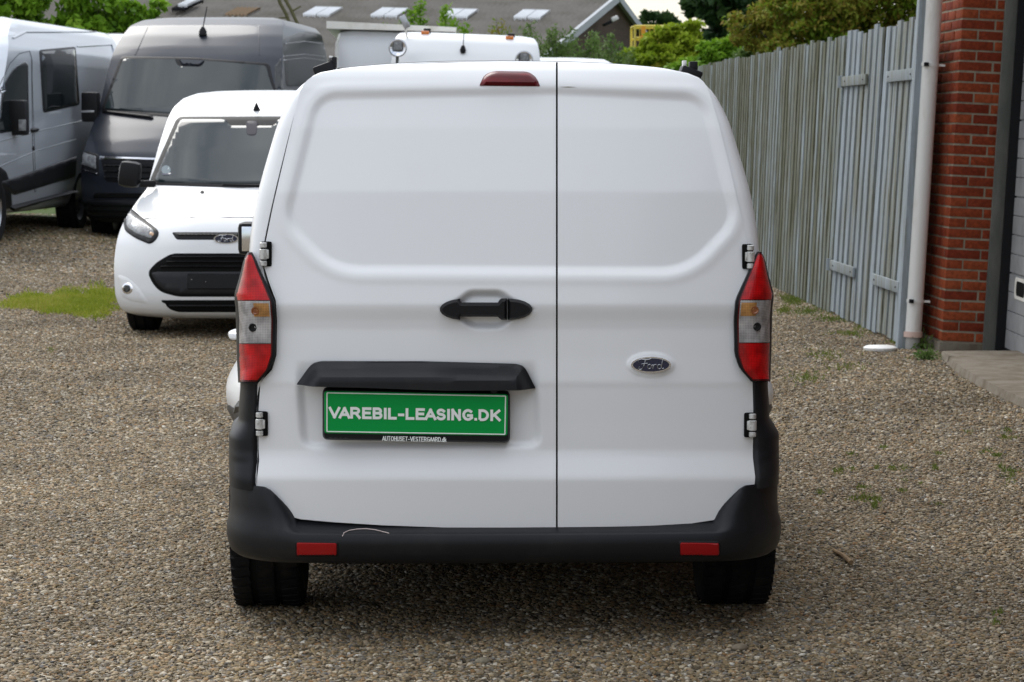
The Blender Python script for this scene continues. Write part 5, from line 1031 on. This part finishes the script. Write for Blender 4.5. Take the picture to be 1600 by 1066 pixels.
# ================================================================ SMALL GROUND DETAIL
def stone_material():
    m = bpy.data.materials.new('pebbles'); m.use_nodes = True; t, p = nodes_of(m); L = t.links.new
    oi = t.nodes.new('ShaderNodeObjectInfo'); rp_ = t.nodes.new('ShaderNodeValToRGB'); rp_.color_ramp.interpolation = 'LINEAR'; e = rp_.color_ramp.elements
    cols = [(0, (0.036, 0.03, 0.022)), (0.12, (0.102, 0.078, 0.047)), (0.26, (0.205, 0.148, 0.078)), (0.4, (0.163, 0.133, 0.092)), (0.52, (0.253, 0.183, 0.095)), (0.62, (0.102, 0.101, 0.101)), (0.72, (0.289, 0.225, 0.146)), (0.8, (0.205, 0.116, 0.05)), (0.88, (0.325, 0.272, 0.19)), (0.965, (0.385, 0.331, 0.246)), (1, (0.46, 0.43, 0.37))]
    e[0].color = (*cols[0][1], 1); e[1].color = (*cols[-1][1], 1)
    for q, c in cols[1:-1]: a = e.new(q); a.color = (*c, 1)
    L(oi.outputs['Random'], rp_.inputs[0]); g = t.nodes.new('ShaderNodeNewGeometry'); nn = t.nodes.new('ShaderNodeTexNoise'); nn.inputs['Scale'].default_value = 140; L(g.outputs['Position'], nn.inputs['Vector'])
    rr = t.nodes.new('ShaderNodeMapRange'); rr.inputs['From Min'].default_value = .3; rr.inputs['From Max'].default_value = .7; rr.inputs['To Min'].default_value = .75; rr.inputs['To Max'].default_value = 1.2; L(nn.outputs['Fac'], rr.inputs[0])
    mm = t.nodes.new('ShaderNodeMix'); mm.data_type = 'RGBA'; mm.blend_type = 'MULTIPLY'; mm.inputs['Factor'].default_value = 1; L(rp_.outputs[0], mm.inputs['A']); L(rr.outputs[0], mm.inputs['B']); L(mm.outputs['Result'], p.inputs['Base Color']); p.inputs['Roughness'].default_value = .7; p.inputs['Specular IOR Level'].default_value = .15
    n3 = t.nodes.new('ShaderNodeTexNoise'); n3.inputs['Scale'].default_value = .9; n3.inputs['Detail'].default_value = 5; L(g.outputs['Position'], n3.inputs['Vector'])
    r3 = t.nodes.new('ShaderNodeMapRange'); r3.inputs['From Min'].default_value = .3; r3.inputs['From Max'].default_value = .7; r3.inputs['To Min'].default_value = .72; r3.inputs['To Max'].default_value = 1.3; L(n3.outputs['Fac'], r3.inputs[0])
    m3 = t.nodes.new('ShaderNodeMix'); m3.data_type = 'RGBA'; m3.blend_type = 'MULTIPLY'; m3.inputs['Factor'].default_value = 1; L(mm.outputs['Result'], m3.inputs['A']); L(r3.outputs[0], m3.inputs['B']); L(m3.outputs['Result'], p.inputs['Base Color'])
    return m
M['stone'] = stone_material()
def pebble_tree(name, density, rad, seed):
    t = bpy.data.node_groups.new(name, 'GeometryNodeTree'); L = t.links.new
    t.interface.new_socket('Geometry', in_out='INPUT', socket_type='NodeSocketGeometry'); t.interface.new_socket('Geometry', in_out='OUTPUT', socket_type='NodeSocketGeometry')
    gi = t.nodes.new('NodeGroupInput'); go = t.nodes.new('NodeGroupOutput')
    dp_ = t.nodes.new('GeometryNodeDistributePointsOnFaces'); dp_.inputs['Density'].default_value = density; dp_.inputs['Seed'].default_value = seed; L(gi.outputs[0], dp_.inputs[0])
    jn = t.nodes.new('GeometryNodeJoinGeometry')
    for k in range(6):
        ic = t.nodes.new('GeometryNodeMeshIcoSphere'); ic.inputs['Radius'].default_value = rad; ic.inputs['Subdivisions'].default_value = 2
        sp_ = t.nodes.new('GeometryNodeSetPosition'); ps = t.nodes.new('GeometryNodeInputPosition'); nz_ = t.nodes.new('ShaderNodeTexNoise'); nz_.noise_dimensions = '4D'; nz_.inputs['Scale'].default_value = .75 / rad; nz_.inputs['W'].default_value = k * 7.3; nz_.inputs['Detail'].default_value = 1
        su = t.nodes.new('ShaderNodeVectorMath'); su.operation = 'SUBTRACT'; su.inputs[1].default_value = (.5, .5, .5); ml = t.nodes.new('ShaderNodeVectorMath'); ml.operation = 'SCALE'; ml.inputs['Scale'].default_value = rad * 1.5
        L(ps.outputs[0], nz_.inputs['Vector']); L(nz_.outputs['Color'], su.inputs[0]); L(su.outputs[0], ml.inputs[0]); L(ic.outputs[0], sp_.inputs[0]); L(ml.outputs[0], sp_.inputs['Offset'])
        tf = t.nodes.new('GeometryNodeTransform'); tf.inputs['Scale'].default_value = [(1, .8, .5), (1.2, .8, .45), (.9, .9, .6), (1.3, .7, .5), (1, 1, .42), (1.1, .65, .55)][k]; L(sp_.outputs[0], tf.inputs[0])
        ss = t.nodes.new('GeometryNodeSetShadeSmooth'); L(tf.outputs[0], ss.inputs[0]); sm_ = t.nodes.new('GeometryNodeSetMaterial'); sm_.inputs['Material'].default_value = M['stone']; L(ss.outputs[0], sm_.inputs[0])
        ti = t.nodes.new('GeometryNodeGeometryToInstance'); L(sm_.outputs[0], ti.inputs[0]); L(ti.outputs[0], jn.inputs[0])
    io = t.nodes.new('GeometryNodeInstanceOnPoints'); io.inputs['Pick Instance'].default_value = True
    ri = t.nodes.new('FunctionNodeRandomValue'); ri.data_type = 'INT'; ri.inputs[4].default_value = 0; ri.inputs[5].default_value = 5; L(ri.outputs[2], io.inputs['Instance Index'])
    rr = t.nodes.new('FunctionNodeRandomValue'); rr.data_type = 'FLOAT_VECTOR'; rr.inputs[0].default_value = (-.45, -.45, 0); rr.inputs[1].default_value = (.45, .45, 6.28); rr.inputs['Seed'].default_value = 3; L(rr.outputs[0], io.inputs['Rotation'])
    rs = t.nodes.new('FunctionNodeRandomValue'); rs.data_type = 'FLOAT'; rs.inputs[2].default_value = 0; rs.inputs[3].default_value = 1; rs.inputs['Seed'].default_value = 5
    pw = t.nodes.new('ShaderNodeMath'); pw.operation = 'POWER'; pw.inputs[1].default_value = 2.6; L(rs.outputs[1], pw.inputs[0]); mr_ = t.nodes.new('ShaderNodeMath'); mr_.operation = 'MULTIPLY_ADD'; mr_.inputs[1].default_value = 1.05; mr_.inputs[2].default_value = .55; L(pw.outputs[0], mr_.inputs[0]); L(mr_.outputs[0], io.inputs['Scale'])
    L(dp_.outputs['Points'], io.inputs['Points']); L(jn.outputs[0], io.inputs['Instance']); L(io.outputs[0], go.inputs[0]); return t
def pebble_patch(name, label, y0, y1, density, rad, seed, step=.5):
    V = []; Fc = []
    ysr = np.linspace(y0, y1, int((y1 - y0) / step) + 1)
    for y in ysr:
        a, b_ = at(0, 600, y).x - .5, at(1600, 600, y).x + .5; b_ = min(b_, FX + .05 if y > PC.y else 3.9 - .04 * (17.5 - y) if y > 16.9 else b_)
        for q in np.linspace(0, 1, 13): x = a + (b_ - a) * q; V.append((x, y, float(gz(x, y)) + .001))
    Fc = [(j*13+i, j*13+i+1, (j+1)*13+i+1, (j+1)*13+i) for j in range(len(ysr)-1) for i in range(12)]
    o = mesh(name, V, Fc, M['stone']); md = o.modifiers.new('pebbles', 'NODES'); md.node_group = pebble_tree(name, density, rad, seed); prop(o, label, 'gravel', None, 'stuff'); return o
pebble_patch('gravel', 'loose mixed pebbles in the foreground round the white van', 6.6, 13, 7000, .0072, 1)
pebble_patch('gravel', 'finer looking pebbles of the yard farther back', 13, 25, 3000, .0088, 2)
pebble_patch('gravel', 'distant gravel under the parked vans on the left', 25, 34, 1100, .0135, 3)
def blades(C, h, seed, spread=.5, wd=.004):
    g = np.random.default_rng(seed); n = len(C); a = g.uniform(0, 6.28, n); hh = h * g.uniform(.5, 1.3, n); le = g.uniform(.1, spread, n) * hh; b_ = g.uniform(0, 6.28, n)
    s = np.stack([np.cos(a), np.sin(a), np.zeros(n)], 1) * wd; d = np.stack([np.cos(b_), np.sin(b_), np.zeros(n)], 1) * le[:, None]; z = np.zeros((n, 3)); z[:, 2] = hh
    P = np.stack([C - s, C + s, C + d * .4 + z * .6 + s * .7, C + d + z, C + d * .4 + z * .6 - s * .7], 1).reshape(-1, 3); k = np.arange(n) * 5
    return P, np.stack([np.stack([k, k+1, k+2], 1), np.stack([k, k+2, k+4], 1), np.stack([k+4, k+2, k+3], 1)], 1).reshape(-1, 3)
M['grass'] = leaf_material('grass_blades', [(.07, .11, .02), (.13, .17, .03), (.20, .20, .06)], .3); M['moss'] = leaf_material('yellow_grass', [(.10, .16, .015), (.24, .29, .025), (.38, .34, .09)], .3)
def patch_pts(px, py, rx, ry, n, seed, hard=1.0):
    g = np.random.default_rng(seed); a = g.uniform(0, 6.28, n); r = np.minimum(np.abs(g.normal(0, .48, n)) ** .75, g.uniform(.85, 1.1, n)) * (1 + .25 * np.sin(a * 3 + seed) + .15 * np.sin(a * 7)); q = [ground(px + rx * r_ * math.cos(t_), py + ry * r_ * math.sin(t_)) for r_, t_ in zip(r, a)]
    C = np.array([(v.x, v.y, 0) for v in q]); C[:, 2] = gz(C[:, 0], C[:, 1]); return C
gp_ = np.vstack([patch_pts(105, 485, 82, 15, 14000, 5, .9), patch_pts(45, 484, 45, 9, 2500, 6), patch_pts(160, 477, 26, 15, 2500, 8)]); P_, T_ = blades(gp_, .028, 3, 1.0, .005); tf_ = np.vstack([patch_pts(112, 480, 6, 4, 60, 31), patch_pts(70, 488, 10, 4, 50, 32), patch_pts(150, 476, 12, 4, 70, 33), patch_pts(35, 486, 12, 3, 40, 34), patch_pts(58, 492, 7, 3, 60, 35), patch_pts(165, 482, 8, 5, 60, 36)]); P2, T2 = blades(tf_, .055, 7, .9, .004); T_ = np.vstack([T_, T2 + len(P_)]); P_ = np.vstack([P_, P2])
prop(np_mesh('grass', P_, T_, M['moss']), 'yellow-green grass patch in the gravel left of the white compact van', 'grass', None, 'stuff')
cl = []; g = np.random.default_rng(4)
for px, py, rx, ry, n, k in ((60, 352, 70, 18, 5000, 9), (20, 375, 50, 10, 900, 1), (60, 330, 80, 12, 3000, 2)): cl.append(patch_pts(px, py, rx, ry, n, k))
P_, T_ = blades(np.vstack(cl), .09, 4, .8, .006); prop(np_mesh('grass', P_, T_, M['grass']), 'rough grass under the silver van and grey van', 'grass', None, 'stuff')
cl = []
for px, py, rx, ry, n in ((1240, 470, 26, 12, 900), (1262, 488, 40, 10, 400), (1300, 500, 30, 6, 250), (1330, 522, 40, 6, 220), (1225, 486, 12, 6, 250), (1290, 555, 50, 14, 160), (1320, 575, 50, 12, 110), (1260, 590, 40, 16, 160), (1400, 535, 14, 5, 200), (1352, 512, 20, 6, 250)): cl.append(patch_pts(px, py, rx, ry, n, int(px)))
P_, T_ = blades(np.vstack(cl), .024, 5, 1.1, .004); prop(np_mesh('grass', P_, T_, M['grass']), 'thin grass in the gravel along the foot of the fence', 'grass', None, 'stuff')
cl = []
for k in range(46):
    px, py = g.uniform(1225, 1600), g.uniform(640, 830); 
    if abs(py - (760 - (px - 1225) * .12)) < 60: cl.append(patch_pts(px, py, g.uniform(4, 16), g.uniform(2, 6), int(g.uniform(15, 70)), k + 50))
cl.append(patch_pts(80, 548, 8, 5, 60, 3)); cl.append(patch_pts(1555, 975, 12, 6, 40, 3)); cl.append(patch_pts(1560, 960, 9, 5, 30, 5)); cl.append(patch_pts(1345, 780, 30, 8, 160, 6)); cl.append(patch_pts(1395, 733, 10, 5, 90, 7)); cl.append(patch_pts(1580, 745, 20, 22, 160, 9))
P_, T_ = blades(np.vstack(cl), .016, 6, 1.2, .0026); prop(np_mesh('grass', P_, T_, M['grass']), 'sparse tufts of grass in the gravel right of the white van', 'grass', None, 'stuff')
def leafy(px, py, label, hpx, n, seed):
    c = ground(px, py); g = np.random.default_rng(seed); root = empty('weed', c, 0, label, 'weed', 'weeds at the foot of the garage'); h_ = hpx / F * c.y
    C = g.normal(size=(n, 3)) * np.array([h_ * .55, h_ * .4, h_ * .28]) + np.array([0, 0, h_ * .45]); C[:, 2] = np.abs(C[:, 2]); P, T = leaves(C, h_ * .22, seed, aspect=.32); np_mesh('foliage', P, T, M['leaf_fresh'], root)
    b = MB(); [b.tube([(0, 0, -.01), tuple(C[k] * .5), tuple(C[k])], .003, 5) for k in range(6)]; b.build('stem', M['leaf_bright'], root)
leafy(1447, 563, 'low bright green weed in the gravel in front of the brick corner', 18, 240, 1); leafy(1443, 545, 'small dark weed squeezed between drainpipe and brick plinth', 26, 90, 2)
def pebble(px, py, r, label, col):
    c = ground(px, py); b = bmesh.new(); bmesh.ops.create_icosphere(b, subdivisions=3, radius=r); 
    for v in b.verts: v.co += Vector((math.sin(v.co.y * 90), math.sin(v.co.z * 80 + 1), math.cos(v.co.x * 85))) * r * .09; v.co.z *= .55; v.co.x *= 1.25
    me = bpy.data.meshes.new('stone'); b.to_mesh(me); b.free(); me.materials.append(mat('stone_' + str(px), col, .75, var=(60, tuple(q * .7 for q in col), .4, .7))); me.shade_smooth(); o = bpy.data.objects.new('stone', me); COL.objects.link(o); o.location = c + Vector((0, 0, r * .35)); prop(o, label, 'stone')
pebble(1156, 1016, .021, 'rounded brown stone behind the right rear wheel', (.20, .165, .12)); pebble(754, 1037, .019, 'flat tan stone in the foreground below the plate', (.22, .19, .14))
a, b_ = ground(1303, 866), ground(1330, 886); prop(MB().tube([a + Vector((0, 0, .014)), a.lerp(b_, .5) + Vector((.002, 0, .02)), b_ + Vector((0, 0, .016))], [.007, .008, .009], 8).build('stick', mat('dry_stick', (.26, .18, .10), .8, var=(40, (.15, .1, .06), .4, .7))), 'short brown stick lying on the gravel right of the van', 'stick')
